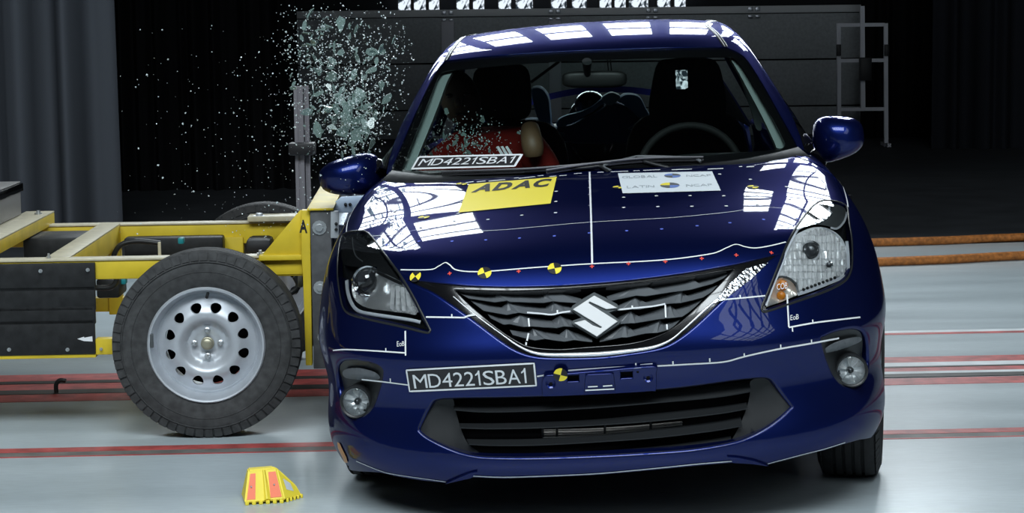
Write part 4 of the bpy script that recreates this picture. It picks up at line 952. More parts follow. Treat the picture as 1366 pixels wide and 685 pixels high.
# --- fog lamps
def fog(out, c, lid, lab):
    o = wall_between('fog_lamp_bezel', BODY, out, .0, .075, M_BLK, CAR, shrink=.06)
    region('bezel_panel', BODY, out, 0, M_BLK, o, dome=lambda P, q, ol: .004 + .05 * np.clip(segdist(q, ol) / .05, 0, 1) ** .8)
    cc = lay(BODY, [c], -.004)[0]
    n_ = np.array([-.05 + .15 * np.sign(cc[0]), -1, .05])
    disc_shape('lamp_ring', cc, n_, [(.052, -.07), (.050, .008), (.046, .013), (.0415, .010), (.041, -.01)], M_BLK, o)
    disc_shape('lamp_reflector', cc, n_, [(.041, .006), (.034, -.006), (.022, -.015), (.010, -.018), (.0001, -.018)], M_BOWL, o)
    disc_shape('lamp_bulb', cc, n_, [(.010, -.017), (.010, -.004), (.006, .001), (.0001, .003)], M_BULBG, o, seg=16)
    a, b, nn = basis(n_)
    for k in range(6):
        t = k * math.pi / 3 + .3; u, v = a * math.cos(t) + b * math.sin(t), a * math.cos(t + .5) + b * math.sin(t + .5)
        mesh_obj('reflector_facet', [cc + u*.012 - nn*.013, cc + u*.036 + nn*.0, cc + v*.036 + nn*.004, cc + v*.012 - nn*.010], [(0, 1, 2, 3)], M_FACET, o)
    disc_shape('lamp_glass', cc, n_, [(.041, .008), (.03, .013), (.015, .016), (.0001, .017)], M_LENS, o)
    region('eyelid', BODY, lid, 0, M_GRILL, o, dome=lambda P, q, ol: .020 - .022 * np.clip(segdist(q, ol) / .02, 0, 1))
    return o
fog(FOG_L, (475.8, 536.3), crv([(457, 497), (463, 492.5), (480, 491.5), (500, 497), (507, 505), (495, 508), (475, 507), (460, 504)], 4, closed=True), 0)
fog(FOG_R, (1135, 494.6), crv([(1098, 468), (1110, 459), (1128, 452.5), (1146, 450), (1149, 455), (1135, 462), (1115, 468.5), (1101, 471)], 4, closed=True), 0)
# small side reflector low on the left corner
poly_on('side_reflector', BODY, [(451, 590), (454, 591.5), (463, 610), (465, 617), (461, 617), (452, 598)], mat('amber_reflector', (.55, .22, .03), .3), CAR, off=.003)
# ---------------------------------------------------------------- cabin interior
M_SEAT = mat('black_seat_cloth', (.010, .010, .011), .9, 0, .15); M_DASH = mat('dash_plastic', (.012, .015, .016), .6, 0, .3)
M_BLUE = mat('child_seat_blue', (.07, .17, .36), .8, 0, .2, bump=(200, .2, .001)); M_BLUED = mat('child_seat_navy', (.02, .05, .17), .8, 0, .2)
def blob(name, c, s, m, parent, e=.6, R=None, n=20, k=12):
    """rounded cushion (superellipsoid)"""
    V = []; f = lambda v: math.copysign(abs(v) ** e, v)
    for j in range(k + 1):
        b = -math.pi/2 + math.pi * j / k
        for i in range(n):
            a = 2 * math.pi * i / n; v = Vector((f(math.cos(b)) * f(math.cos(a)) * s[0]/2, f(math.cos(b)) * f(math.sin(a)) * s[1]/2, f(math.sin(b)) * s[2]/2))
            if R is not None: v = R @ v
            V.append(v + Vector(c))
    Fc = [(j*n+i, j*n+(i+1) % n, (j+1)*n+(i+1) % n, (j+1)*n+i) for j in range(k) for i in range(n)]
    bm = bmesh.new(); vs = [bm.verts.new(v) for v in V]
    for q in Fc: bm.faces.new([vs[i] for i in q])
    bmesh.ops.remove_doubles(bm, verts=bm.verts[:], dist=1e-5); return bm_obj(name, bm, m, parent, smooth=True)
# dashboard
dv = []; nd = 18; sec = [(0, .93), (.0, .965), (.05, .985), (.16, .985), (.30, .965), (.40, .93), (.42, .85), (.36, .70), (.30, .55)]
for i in range(nd + 1):
    x = -.68 + 1.36 * i / nd; y0 = 1.20 + .42 * x * x; hp = .012 * math.exp(-((x - .34) / .16) ** 2)
    for dy, z in sec: dv.append((x, y0 + dy, z - .02 + (hp if z > .9 else 0)))
ks = len(sec); mesh_obj('dashboard', dv, [(i*ks+j, i*ks+j+1, (i+1)*ks+j+1, (i+1)*ks+j) for i in range(nd) for j in range(ks-1)], M_DASH, CAR, smooth=True)
# steering wheel (left-hand drive: image right)
sw_c = atl(921, 231, 1.78); pts = []
ring = [(math.cos(t), math.sin(t)) for t in np.linspace(0, 2*math.pi, 41)]
Rt = Matrix.Rotation(math.radians(-24), 3, 'X')
swp = [np.array(sw_c) + np.array(Rt @ Vector((.185 * a, 0, .185 * b))) for a, b in ring]
sw = tube('steering_wheel', swp, .014, mat('wheel_rim_leather', (.008, .009, .009), .7, 0, .2), CAR, n=10, cap=False)
blob('steering_hub', sw_c, (.17, .06, .13), M_DASH, sw, R=Rt)
for a in (0, 180, 270): v = Rt @ Vector((.17 * math.cos(math.radians(a)), 0, .17 * math.sin(math.radians(a)))); tube('steering_spoke', [np.array(sw_c), np.array(sw_c) + np.array(v)], .014, M_DASH, sw, n=8)
# front seats with head restraints
def seat(x):
    Rb = Matrix.Rotation(math.radians(-20), 3, 'X')
    st_ = blob('front_seat', (x, 2.15, .42), (.50, .54, .20), M_SEAT, CAR, e=.5); blob('seat_back', (x, 2.47, .76), (.50, .15, .66), M_SEAT, st_, e=.5, R=Rb)
    return st_
sL = seat(-.36); sR = seat(.36)
hc = atl(670, 124, 2.56); blob('head_restraint', hc, (.235, .11, .23), M_SEAT, sL, e=.45)
# driver's restraint is a ring with an open slot
c0 = atl(917, 118, 2.56); sl = [atl(x, y, 2.50) for x, y in ((901, 94), (918, 93), (919, 118), (915, 120), (902, 120))]
outl = crv([tuple(atl(x, y, 2.50)) for x, y in ((878, 85), (895, 79), (930, 78), (955, 82), (965, 110), (968, 150), (950, 168), (880, 168), (866, 150), (870, 115))], 4, closed=True)
o2 = np.array([(p[0], p[2]) for p in outl]); h2 = np.array([(p[0], p[2]) for p in sl]); q, T, loops = triangulate(dense(o2, .02), [dense(h2, .02)], .03)
V = [(a, 2.50, b) for a, b in q] + [(a, 2.60, b) for a, b in q]; nq = len(q); Fc = [tuple(t) for t in T] + [tuple(i + nq for i in t[::-1]) for t in T]
for l in loops:
    b = len(V); n = len(l); V += [(p[0], 2.50, p[1]) for p in l] + [(p[0], 2.60, p[1]) for p in l]; Fc += [(b+i, b+(i+1) % n, b+n+(i+1) % n, b+n+i) for i in range(n)]
mesh_obj('head_restraint', V, Fc, M_SEAT, sR)
for x in (885, 930): tube('restraint_rod', [atl(x, 158, 2.56), atl(x, 185, 2.60)], .006, M_CHROME, sR, n=8)
# rear bench
rb = blob('rear_bench', (0, 2.95, .40), (1.22, .50, .24), M_SEAT, CAR, e=.35); blob('bench_back', (0, 3.28, .72), (1.22, .16, .56), M_SEAT, rb, e=.35, R=Matrix.Rotation(math.radians(-18), 3, 'X'))
box('parcel_shelf', (0, 3.46, .99), (1.1, .26, .03), M_DASH, CAR)
# rear-view mirror and its stalk
rm = blob('rear_mirror', atl(793, 106, 1.80), (.238, .055, .062), mat('mirror_shell', (.008, .009, .009), .5), CAR, e=.5, R=Matrix.Rotation(math.radians(2.5), 3, 'Y'))
tube('mirror_stalk', [atl(784, 103, 1.79), atl(783, 92, 1.76), atl(783, 82, 1.73)], [.012, .014, .018], M_DASH, rm, n=10)
for x in (812, 816): tube('sensor_cable', [atl(x - 2, 78, 1.80), atl(x, 98, 1.83)], .0022, M_STKB, CAR, n=6)
tube('seat_belt_strap', [atl(708, 110, 2.9), atl(746, 82, 2.9)], .007, M_STKB, CAR, n=6)
# upper belt rail and right inner trims seen through the glass
for pts in ([(985, 92), (995, 110), (1012, 150), (1016, 172), (1009, 172), (1003, 150), (990, 112)],):
    P = [atl(x, y, 2.1) for x, y in crv(pts, 3, closed=True)]; bm = bmesh.new(); add_prism(bm, [tuple(p) for p in P], (0, .04, 0)); bm_obj('door_pillar_trim', bm, M_TRIM, CAR)
# ---- child seats on the rear bench (things of their own)
def car_thing(name, label, cat, group=None):
    e = empty(name, (0, 0, 0), CAR_ROT); return tag(e, label, cat, group)
cs = car_thing('child_seat', 'blue child seat with curved side wings on the rear bench behind the mirror', 'child seat')
def shell(name, px, y0, y1, m, parent):
    P = [atl(x, y, y0) for x, y in crv(px, 4, closed=True)]; c = np.mean(P, 0); n = len(P)
    V = [(p - c) * .93 + c for p in P] + [p + np.array([0, .03, 0]) for p in P] + [p + np.array([0, y1 - y0, 0]) for p in P]
    Fc = [tuple(range(n))[::-1]] + [(k*n+i, k*n+(i+1) % n, (k+1)*n+(i+1) % n, (k+1)*n+i) for k in range(2) for i in range(n)] + [tuple(2*n+i for i in range(n))]
    bm = bmesh.new(); vs = [bm.verts.new(tuple(v)) for v in V]
    for f in Fc: bm.faces.new([vs[i] for i in f])
    return bm_obj(name, bm, m, parent, smooth=True, angle=.8)
shell('side_wing', [(742, 168), (744, 160), (756, 154), (772, 150), (790, 142), (803, 132), (812, 128), (812, 133), (800, 142), (790, 150), (775, 157), (760, 166), (748, 170)], 2.96, 3.06, M_BLUE, cs)
shell('seat_shell', [(740, 171), (760, 168), (780, 158), (800, 147), (815, 136), (830, 140), (850, 150), (866, 165), (866, 190), (740, 190)], 3.00, 3.12, M_BLUED, cs)
shell('head_wing', [(802, 131), (812, 124), (820, 124), (828, 129), (824, 135), (815, 141), (806, 138)], 2.95, 3.05, mat('child_seat_pale_blue', (.15, .25, .38), .8), cs)
shell('head_wing', [(824, 134), (832, 126), (846, 126), (855, 131), (862, 145), (872, 163), (866, 170), (852, 158), (842, 148), (832, 140)], 2.94, 3.06, M_BLUE, cs)
shell('arm_bar', [(838, 172), (848, 168), (874, 164), (876, 167), (864, 171), (842, 174)], 2.90, 2.98, M_BLUE, cs)
cs2 = car_thing('child_seat', 'blue child seat half hidden behind the passenger head restraint', 'child seat')
shell('side_wing', [(708, 122), (712, 116), (722, 117), (731, 128), (734, 148), (735, 166), (731, 172), (722, 168), (714, 150)], 2.96, 3.10, M_BLUE, cs2)
shell('seat_base', [(724, 178), (750, 178), (753, 182), (744, 186), (722, 184)], 2.92, 3.04, M_BLUE, cs2)
shell('seat_shell', [(700, 160), (735, 165), (738, 190), (700, 190)], 3.02, 3.14, M_BLUED, cs2)
cd2 = car_thing('child_dummy', 'small child dummy with glossy black head sitting in the blue child seat', 'dummy')
M_DHEAD = mat('black_dummy_head', (.012, .012, .014), .18)
blob('head', atl(787, 140, 3.12), (.135, .15, .12), M_DHEAD, cd2, e=.95); blob('torso', atl(790, 175, 3.2), (.22, .16, .3), M_DHEAD, cd2, e=.8)
# ---- adult dummy in the passenger seat
ad_ = car_thing('crash_test_dummy', 'adult crash test dummy in a red shirt slumped in the passenger seat', 'dummy')
M_SHIRT = mat('red_shirt', (.13, .010, .008), .9, 0, .1, bump=(90, .3, .004)); M_SKIN = mat('tan_vinyl_skin', (.14, .085, .045), .5); M_DK = mat('dark_dummy_face', (.035, .022, .016), .6)
def skin_body(name, pts, edges, radii, m, parent, sub=2):
    me = bpy.data.meshes.new(name); me.from_pydata([tuple(map(float, p)) for p in pts], edges, []); o = bpy.data.objects.new(name, me); link(o, parent)
    md = o.modifiers.new('skin', 'SKIN'); md.use_smooth_shade = True
    for i, r in enumerate(radii): me.skin_vertices[0].data[i].radius = r; me.skin_vertices[0].data[i].use_root = i == 0
    o.modifiers.new('sub', 'SUBSURF').levels = sub; o.modifiers['sub'].render_levels = sub; me.materials.append(m)
    dg = bpy.context.evaluated_depsgraph_get(); m2 = bpy.data.meshes.new_from_object(o.evaluated_get(dg)); o.modifiers.clear(); o.data = m2; return o
x0 = -.40
pel = np.array([x0, 2.20, .56])
T1 = [pel, pel + [-.01, .03, .14], pel + [-.02, .06, .28], pel + [-.04, .07, .40], pel + [-.07, .05, .49], pel + [-.14, .06, .415], pel + [.13, .03, .43], pel + [.20, -.02, .36], pel + [.23, -.06, .27], pel + [-.24, .05, .37], pel + [-.27, .0, .28], pel + [-.12, -.22, .02], pel + [.12, -.22, .02], pel + [-.13, -.44, .04], pel + [.13, -.44, .04]]
E1 = [(0, 1), (1, 2), (2, 3), (3, 4), (3, 5), (5, 9), (9, 10), (3, 6), (6, 7), (7, 8), (0, 11), (11, 13), (0, 12), (12, 14)]
skin_body('body', T1, E1, [(.16, .12), (.15, .115), (.165, .125), (.15, .11), (.058, .058), (.10, .09), (.10, .09), (.066, .066), (.058, .058), (.064, .064), (.056, .056), (.09, .09), (.09, .09), (.07, .07), (.07, .07)], M_SHIRT, ad_)
hd = pel + np.array([-.115, .03, .63]); blob('head', hd, (.155, .20, .225), M_DK, ad_, e=.95, R=Matrix.Rotation(math.radians(-16), 3, 'Y'))
for dx in (-.032, .032): blob('eye', hd + np.array([dx, -.093, .015]), (.03, .02, .018), M_DHEAD, ad_, e=1, n=10, k=6)
blob('nose', hd + np.array([0, -.103, -.015]), (.03, .035, .045), M_DK, ad_, e=1, n=10, k=6); blob('mouth', hd + np.array([.008, -.09, -.06]), (.055, .02, .012), M_DHEAD, ad_, e=1, n=10, k=6)
ua = [atl(707, 170, 2.14), atl(709, 185, 2.10), atl(711, 198, 2.08), atl(712, 208, 2.08)]
up_ = tube('upper_arm', crv([tuple(p) for p in ua], 4), [.034 + .008 * math.sin(i / 12 * math.pi) for i in range(13)], M_SKIN, ad_, n=16); up_['label'] = 'bare tan upper arm stump'
for i in range(3):                                                  # white bars printed on the shirt
    p = [atl(662 + i*6 + dx, y, 2.015) for dx, y in ((0, 196), (3, 195), (10, 206), (6, 207))]; bm = bmesh.new(); add_prism(bm, [tuple(v) for v in p], (0, .004, 0)); bm_obj('shirt_print', bm, M_WHITE, ad_)
# ---------------------------------------------------------------- stickers and measuring marks on the car
def line(pts, w=.0035, m=None, nm='marking_line', S=BODY, smooth_=True, par=None):
    return ribbon(nm, S, crv(pts, 5) if smooth_ and len(pts) > 2 else pts, w, m or M_WHITE, par or CAR, off=.0016)
def dot(px, r, m, nm='marking_dot', S=BODY):
    P = S.hit([px])[0]; N = S.normal(P[None])[0]; a = np.cross([0, 1.0, .3], N); a /= np.linalg.norm(a); b = np.cross(N, a)
    V = snap(S, np.array([P + (a * math.cos(t) + b * math.sin(t)) * r for t in np.linspace(0, 2 * math.pi, 7)[:-1]]), .0016)
    mesh_obj(nm, V, [tuple(range(6))], m, CAR)
def cross(px, r, m):
    P = BODY.hit([px])[0]; N = BODY.normal(P[None])[0]; a = np.cross([0, 1.0, .3], N); a /= np.linalg.norm(a); b = np.cross(N, a); V = []; F_ = []
    for u, v in ((a, b), (b, a)):
        k = len(V); V += [P - u*r - v*r*.28, P + u*r - v*r*.28, P + u*r + v*r*.28, P - u*r + v*r*.28]; F_.append((k, k+1, k+2, k+3))
    mesh_obj('marking_cross', snap(BODY, np.array(V), .0017), F_, m, CAR)
def quadrant(px, r, rot=0.0, S=BODY, face=False, off=.002):
    P = S.hit([px])[0]; N = S.normal(P[None])[0]; a = np.cross([0, 1.0, 0.3], N)
    a = a if a[0] > 0 else -a; a /= np.linalg.norm(a); b = np.cross(N, a); b = b if b[2] > 0 else -b; n = 32
    base = None
    for k in range(4):
        pts = [P] + [P + (a * math.cos(t) + b * math.sin(t)) * r for t in np.linspace(k * math.pi/2 + rot, (k+1) * math.pi/2 + rot, 9)]
        o = mesh_obj('target_sticker' if base is None else 'quarter', snap(S, np.array(pts), off), [(0, i, i+1) for i in range(1, 9)], M_STKB if k % 2 == 0 else M_YEL, CAR if base is None else base)
        if base is None: base = o; o['label'] = 'round yellow and black target sticker'
L1 = [(497, 315.8), (532.7, 312.4), (561.3, 307), (602, 309.5), (663.5, 307.9), (725, 302.6), (786, 297.3), (860, 293.2), (902, 290.7), (971.6, 283.8), (1014.5, 277.6), (1045, 278.5), (1078, 279)]
L2 = [(534.7, 360.6), (573.6, 360.4), (585, 356), (594, 351.2), (600, 354), (610.3, 361.2), (643, 363), (715, 357.5), (786, 352.8), (860, 349.2), (902, 345.9), (935, 341.5), (955, 337.7), (970, 331), (981.9, 326.7), (994, 330), (1008.4, 331.6), (1030, 328), (1048, 323.5)]
line(L1, .003); line(L2, .004); line([(786.5, 230), (787.5, 260), (788.8, 300), (790, 353)], .0055)
for y in (242, 251, 260, 275): line([(784.5, y), (788, y - .2)], .003, smooth_=False)
for p in [(600, 365.5), (692, 362.6), (789.7, 356), (838.4, 352.4), (887.5, 349.6), (936, 345.5), (982, 341), (1028.8, 337.7)]: cross(p, .006, M_REDM)
for p in [(516, 327.5), (559, 322.6), (603, 322.6), (648, 321), (693, 318.5), (739.5, 315.6), (786, 311.6), (836, 308.7), (882.6, 306.3), (930, 302), (973.7, 298), (1018.6, 293.6), (1062.8, 292)]: dot(p, .0055, M_BLUEM)
for p in [(561, 303.8), (606, 300), (651, 293.6), (696, 287.9), (741, 284.6), (741.5, 269.5), (742, 256), (832, 264), (832, 277.6), (877.6, 276.4), (923, 276), (968.8, 275.6), (1054, 266), (875.6, 262), (920.6, 261.7), (965.5, 262), (1010, 261.3), (1048.9, 249.8), (522.5, 300), (526.6, 282.5), (606, 295), (616, 270), (1010, 273), (1001, 240), (611, 285.5), (960, 233)]: dot(p, .006, M_WHITE)
# ticks written along the rear edge of the bonnet
rs = np.random.RandomState(4)
for a, b, ya, yb in [(610, 632, 244.5, 241.5), (636, 648, 242, 240.5), (652, 674, 241, 238.8), (686, 692, 236.9, 236.3), (692, 714, 237.3, 234.8), (717, 725, 233.9, 233.3), (733, 742, 234.8, 234), (746, 756, 233.8, 233), (766, 776, 230.9, 230.2), (797, 805, 229.2, 228.8), (815, 838, 228.6, 227.6), (845, 853, 227.2, 226.8), (858, 881, 226.6, 225.6), (896, 923, 225.8, 224.9), (944, 965, 224.9, 224), (986, 990, 221.6, 221.3), (996, 1006, 221.9, 221.5)]:
    line([(a, ya + 1.5), (b, yb + 1.5)], .010, smooth_=False)
# bumper lines
line([(568.6, 423.4), (619.3, 424.2)], .0045, smooth_=False); line([(603, 419.5), (603, 424)], .004, smooth_=False); line([(619.3, 424.2), (626, 421.5), (634, 420.6)], .005)
line([(953, 401.4), (990, 398), (1020.6, 395)], .004); line([(987, 394), (987.4, 398)], .004, smooth_=False)
line([(716.5, 502.3), (730, 500), (745, 497.2)], .0045); line([(758, 494.5), (790, 492.2), (825.5, 490), (871, 488.6), (920, 486), (955, 484), (971.6, 481.8), (985, 478), (1002, 473.7), (1039, 465.8), (1082, 458.4), (1118.7, 451.5)], .005)
for x, y in ((848, 486.5), (897.5, 484), (946.5, 480), (992.5, 473.5), (1041, 462), (1082, 455.5)): line([(x, y - 2), (x + .3, y + 3)], .004, smooth_=False)
line([(544.5, 513.8), (511, 509.5), (483, 506.5)], .004); line([(521, 505), (521.2, 511)], .004, smooth_=False)
line([(444.5, 468), (462.6, 466.8), (500, 468.6), (541.6, 471.4)], .004); line([(541, 442), (541.4, 475)], .005, smooth_=False); line([(515, 465), (515.2, 470)], .004, smooth_=False)
line([(1049.6, 393), (1052, 437)], .005, smooth_=False); line([(1056.5, 436.8), (1057, 443)], .004, smooth_=False); line([(1052, 437.4), (1084, 431.5), (1115, 427.5), (1147, 423.7)], .0045); line([(1083.6, 427), (1084, 432)], .004, smooth_=False)
text_on('handwriting', BODY, 'EoB', [(530, 456), (540, 456), (540, 462), (530, 463)], M_WHITE, CAR, off=.002); text_on('handwriting', BODY, 'EoB', [(1054, 421), (1065, 419.5), (1065, 426.5), (1054, 428)], M_WHITE, CAR, off=.002)
text_on('handwriting', BODY, 'COB', [(1035, 380), (1049, 377.5), (1049, 386), (1035, 388)], M_WHITE, CAR, off=.006)
line([(475.8, 615.5), (506.5, 628), (527, 633.2), (579.6, 640.8), (595, 643)], .003); line([(628, 635), (671.4, 636.8), (735, 634.9), (800, 631.7), (873.4, 625), (930, 619.3), (978.5, 615.3)], .0035); line([(1024, 618.8), (1070, 606.7), (1100, 599), (1127, 590.5)], .003)
line([(462.5, 310), (463.5, 300), (467, 290), (474, 276.5)], .004); line([(1117.5, 236), (1125, 252), (1129.5, 268), (1131, 277)], .004)
# dashes inside the grille
def gline(pts, d, w=.0045): P = lay(BODY, pts, d); ribbon('marking_line', BODY, None, w, M_WHITE, CAR, off=0, P=P, N=np.repeat(FWD[None], len(P), 0))
gline(crv([(703, 417.2), (720, 418.5), (735.8, 420), (750, 417), (761, 415.6)], 4), .010); gline(crv([(800, 415.4), (825, 413.4), (843, 411.6), (870, 409), (887.5, 405.6)], 4), .010)
for a, b in (((705, 425), (706, 436)), ((705, 445), (703, 455)), ((702, 457), (701, 466)), ((887.4, 407), (888.2, 424)), ((889.5, 433), (890, 440)), ((890, 444), (891, 454))): gline([a, b], .012)
gline([(743.5, 414), (743.7, 419)], .009); gline([(843.3, 408), (843.6, 412)], .009)
# target stickers
for p, r, ro in (((646.5, 364.7), .0200, .25), ((739.9, 358.8), .0200, .15), ((554.4, 369.4), .0185, .3), ((748, 496), .0200, .0), ((565.5, 290.5), .0185, .2), ((616, 246), .0185, .2), ((1004.5, 250), .0185, -.2), ((825, 250.5), .0185, 0)): quadrant(p, r, ro, off=.020 if p[0] == 748 else .002)
# big yellow club sticker
AD = [(625.6, 246.6), (742.8, 236.9), (734.4, 272.5), (611.7, 284.6)]
ad = poly_on('club_sticker', BODY, AD, M_YEL, CAR, off=.0022); ad['label'] = 'yellow sticker with heavy black letters'
text_on('lettering', BODY, 'ADAC', [(637, 247.5), (737, 239.2), (732.5, 250), (628, 258.6)], M_STKB, ad, off=.0032, bold=.05, shear=.12)
# white two-line sticker
M_STKW = mat('white_sticker', (.74, .80, .84), .5); M_LET = mat('faded_grey_letters', (.40, .44, .47), .6); M_RB = mat('sticker_blue', (.13, .22, .55), .6); M_RG = mat('sticker_grey', (.10, .11, .12), .6)
NC = [(824.3, 232.2), (949.9, 229.5), (961.7, 255.2), (830.7, 259)]
nc = poly_on('programme_sticker', BODY, NC, M_STKW, CAR, off=.0022); nc['label'] = 'white sticker with two rows of faded letters'
n2p = lambda x, y: (780 + x / 6.209, 190 + y / 6.209)
for s_, q4 in (('GLOBAL', [(310, 288), (598, 277), (602, 297), (310, 306)]), ('NCAP', [(840, 277), (1040, 272), (1050, 288), (842, 292)]), ('LATIN', [(348, 369), (575, 362), (578, 380), (350, 388)]), ('NCAP', [(838, 356), (1050, 350), (1060, 368), (840, 374)])):
    text_on('lettering', BODY, s_, [n2p(*p) for p in q4], M_LET, nc, off=.0032)
def roundel(c, rx, ry, cols):
    for k in range(4):
        pts = [n2p(*c)] + [n2p(c[0] + rx * math.cos(t), c[1] - ry * math.sin(t)) for t in np.linspace(k * math.pi/2, (k+1) * math.pi/2, 9)]
        P = BODY.hit(np.array(pts)); mesh_obj('roundel', P + BODY.normal(P) * .0032, [(0, i, i+1) for i in range(1, 9)], cols[k], nc)
roundel((727, 283), 68, 17, [M_RG, M_RB, M_RG, M_RB]); roundel((705, 363), 80, 22, [M_RG, M_YEL, M_RG, M_RB])
# registration style plates
def plate(S, quad, tq, bold=0.0, shear=0.0, nm='code_plate', off=.004, lw=.005):
    p = poly_on(nm, S, quad, M_PLATE, CAR, off=off); p['label'] = 'black plate with white test code'
    qs = quad + quad[:1]
    qq = dense(Q(S, px_dense([tuple(np.array(a) + (np.array(quad).mean(0) - np.array(a)) * .012) for a in qs], closed=False)), .01, closed=False); P = S.point(qq); ribbon('plate_rim', S, None, lw, M_WHITE, p, off=off + .001, P=P, N=S.normal(P))
    text_on('lettering', S, 'MD4221SBA1', tq, M_WHITE, p, off=off + .0015, bold=bold); return p
plate(BODY, [(542.2, 493.4), (628, 490.8), (713.5, 484.3), (716.4, 513.9), (632, 519.6), (546.6, 522)][:0] or [(542.2, 493.4), (713.5, 484.3), (716.4, 513.9), (546.6, 522)], [(551, 498.5), (701, 490.3), (703, 510.5), (554, 518)])
plate(ROOF, [(558.9, 211), (697.3, 207.9), (687.6, 223.4), (549.7, 226.8)], [(565, 213.3), (689, 209.8), (682.5, 219.5), (558, 223)], nm='code_plate', off=.004, lw=.009)
# plate bracket under the grille
b2p = lambda x, y: (730 + x / 8.54, 470 + y / 8.54)
hL = [b2p(225, 228), b2p(372, 222), b2p(378, 318), b2p(215, 325)]; hR = [b2p(820, 188), b2p(982, 182), b2p(985, 278), b2p(820, 290)]
br = patch('plate_bracket', BODY, crv([b2p(-30, 270), b2p(80, 245), b2p(440, 212), b2p(800, 182), b2p(1205, 150), b2p(1225, 200), b2p(1222, 400), b2p(1190, 415), b2p(800, 440), b2p(400, 460), b2p(0, 475), b2p(-40, 450)], 3, closed=True), [hL, hR], M_PAINT, CAR, h=.012, off=.016, rim=.016, fillet=.004)
poly_on('bracket_hole', BODY, hL, M_VOID, br, off=.004); poly_on('bracket_hole', BODY, hR, M_VOID, br, off=.004)
ce = [b2p(445, 225), b2p(745, 210), b2p(765, 400), b2p(430, 420)]
patch('bracket_pad', BODY, ce, [], M_PAINT, br, h=.012, off=.022, rim=.006, fillet=.003)
for a, b in ((b2p(465, 378), b2p(575, 372)), (b2p(635, 370), b2p(740, 362)), (b2p(435, 418), b2p(762, 402))): line([a, b], .004, smooth_=False, par=br).location = (0, -.024, 0)
for c in (b2p(40, 362), b2p(1150, 292)):
    P = lay(BODY, [c], -.020)[0]; disc_shape('bracket_screw', P, FWD, [(.014, 0), (.013, .003), (.008, .001), (.007, -.004), (.0001, -.004)], M_PAINT, br); disc_shape('screw_hole', P, FWD, [(.005, .0005), (.0001, .001)], M_VOID, br, seg=12)
P = lay(BODY, [b2p(985, 185), b2p(1070, 178), b2p(1075, 268), b2p(988, 275)], -.018); mesh_obj('clip_nut', list(P) + list(P + [0, .008, 0]), [(0, 1, 2, 3), (0, 4, 5, 1), (1, 5, 6, 2), (2, 6, 7, 3), (3, 7, 4, 0)], mat('zinc', (.5, .52, .55), .45, .6), br)
disc_shape('nut_hole', lay(BODY, [b2p(1030, 225)], -.0195)[0], FWD, [(.004, 0), (.0001, .0005)], M_VOID, br, seg=12)
line([b2p(1060, 155), b2p(1200, 142)], .010, smooth_=False)
# ---------------------------------------------------------------- wheels
M_TYRE = mat('tyre_rubber', (.020, .020, .021), .68, 0, .35, noise=(60, .25), bump=(220, .2, .001))
M_TYRED = mat('dusty_tyre_rubber', (.050, .051, .052), .75, 0, .3, noise=(35, .3), bump=(160, .3, .0015))
M_SILV = mat('silver_wheel_paint', (.54, .57, .61), .40, .45, noise=(20, .06))
def tyre_mesh(name, R, rimr, w, m, parent, loc, rot, blocks=0, grooves=(.0,), tread=None):
    """axis along local Y; tread with circumferential grooves and shoulder blocks"""
    h = w / 2; prof = [(rimr - .012, -h*.78), (rimr + .004, -h*.90), (rimr + (R-rimr)*.35, -h*1.0), (rimr + (R-rimr)*.62, -h*1.0), (R - .030, -h*.93), (R - .012, -h*.86)]
    edges_ = []; y = -h * .80
    gw = .0045
    lanes = len(grooves)
    prof.append((R - .004, -h * .78))
    for g in grooves:
        gy = g * h; prof += [(R, gy - gw - .001), (R - .008, gy - gw), (R - .008, gy + gw), (R, gy + gw + .001)]
    prof.append((R - .004, h * .78)); prof += [(r, -yy) for r, yy in prof[5::-1]]
    o = revolve(name, prof, 96, m, parent, axis='y', loc=loc, rot=rot, sharp=.9)
    if blocks:
        bm = bmesh.new()
        for s in (-1, 1):
            for i in range(blocks):
                a = 2 * math.pi * i / blocks; da = 2 * math.pi / blocks * .40; pts = []
                for r_, yy in ((R - .034, h * .945), (R - .006, h * .84)):
                    for t in (a - da, a + da): pts.append((r_ + .0025, yy + .003, t))
                V = [bm.verts.new((r_ * math.cos(t), s * yy, r_ * math.sin(t))) for r_, yy, t in pts]
                W_ = [bm.verts.new(((r_ - .006) * math.cos(t), s * (yy - .006), (r_ - .006) * math.sin(t))) for r_, yy, t in pts]
                for f in ((0, 1, 3, 2),): bm.faces.new([V[k] for k in f])
                for i0, i1 in ((0, 1), (1, 3), (3, 2), (2, 0)): bm.faces.new([V[i0], V[i1], W_[i1], W_[i0]])
        b = bm_obj('tread_blocks', bm, m, o); b['kind'] = 'stuff'
    return o
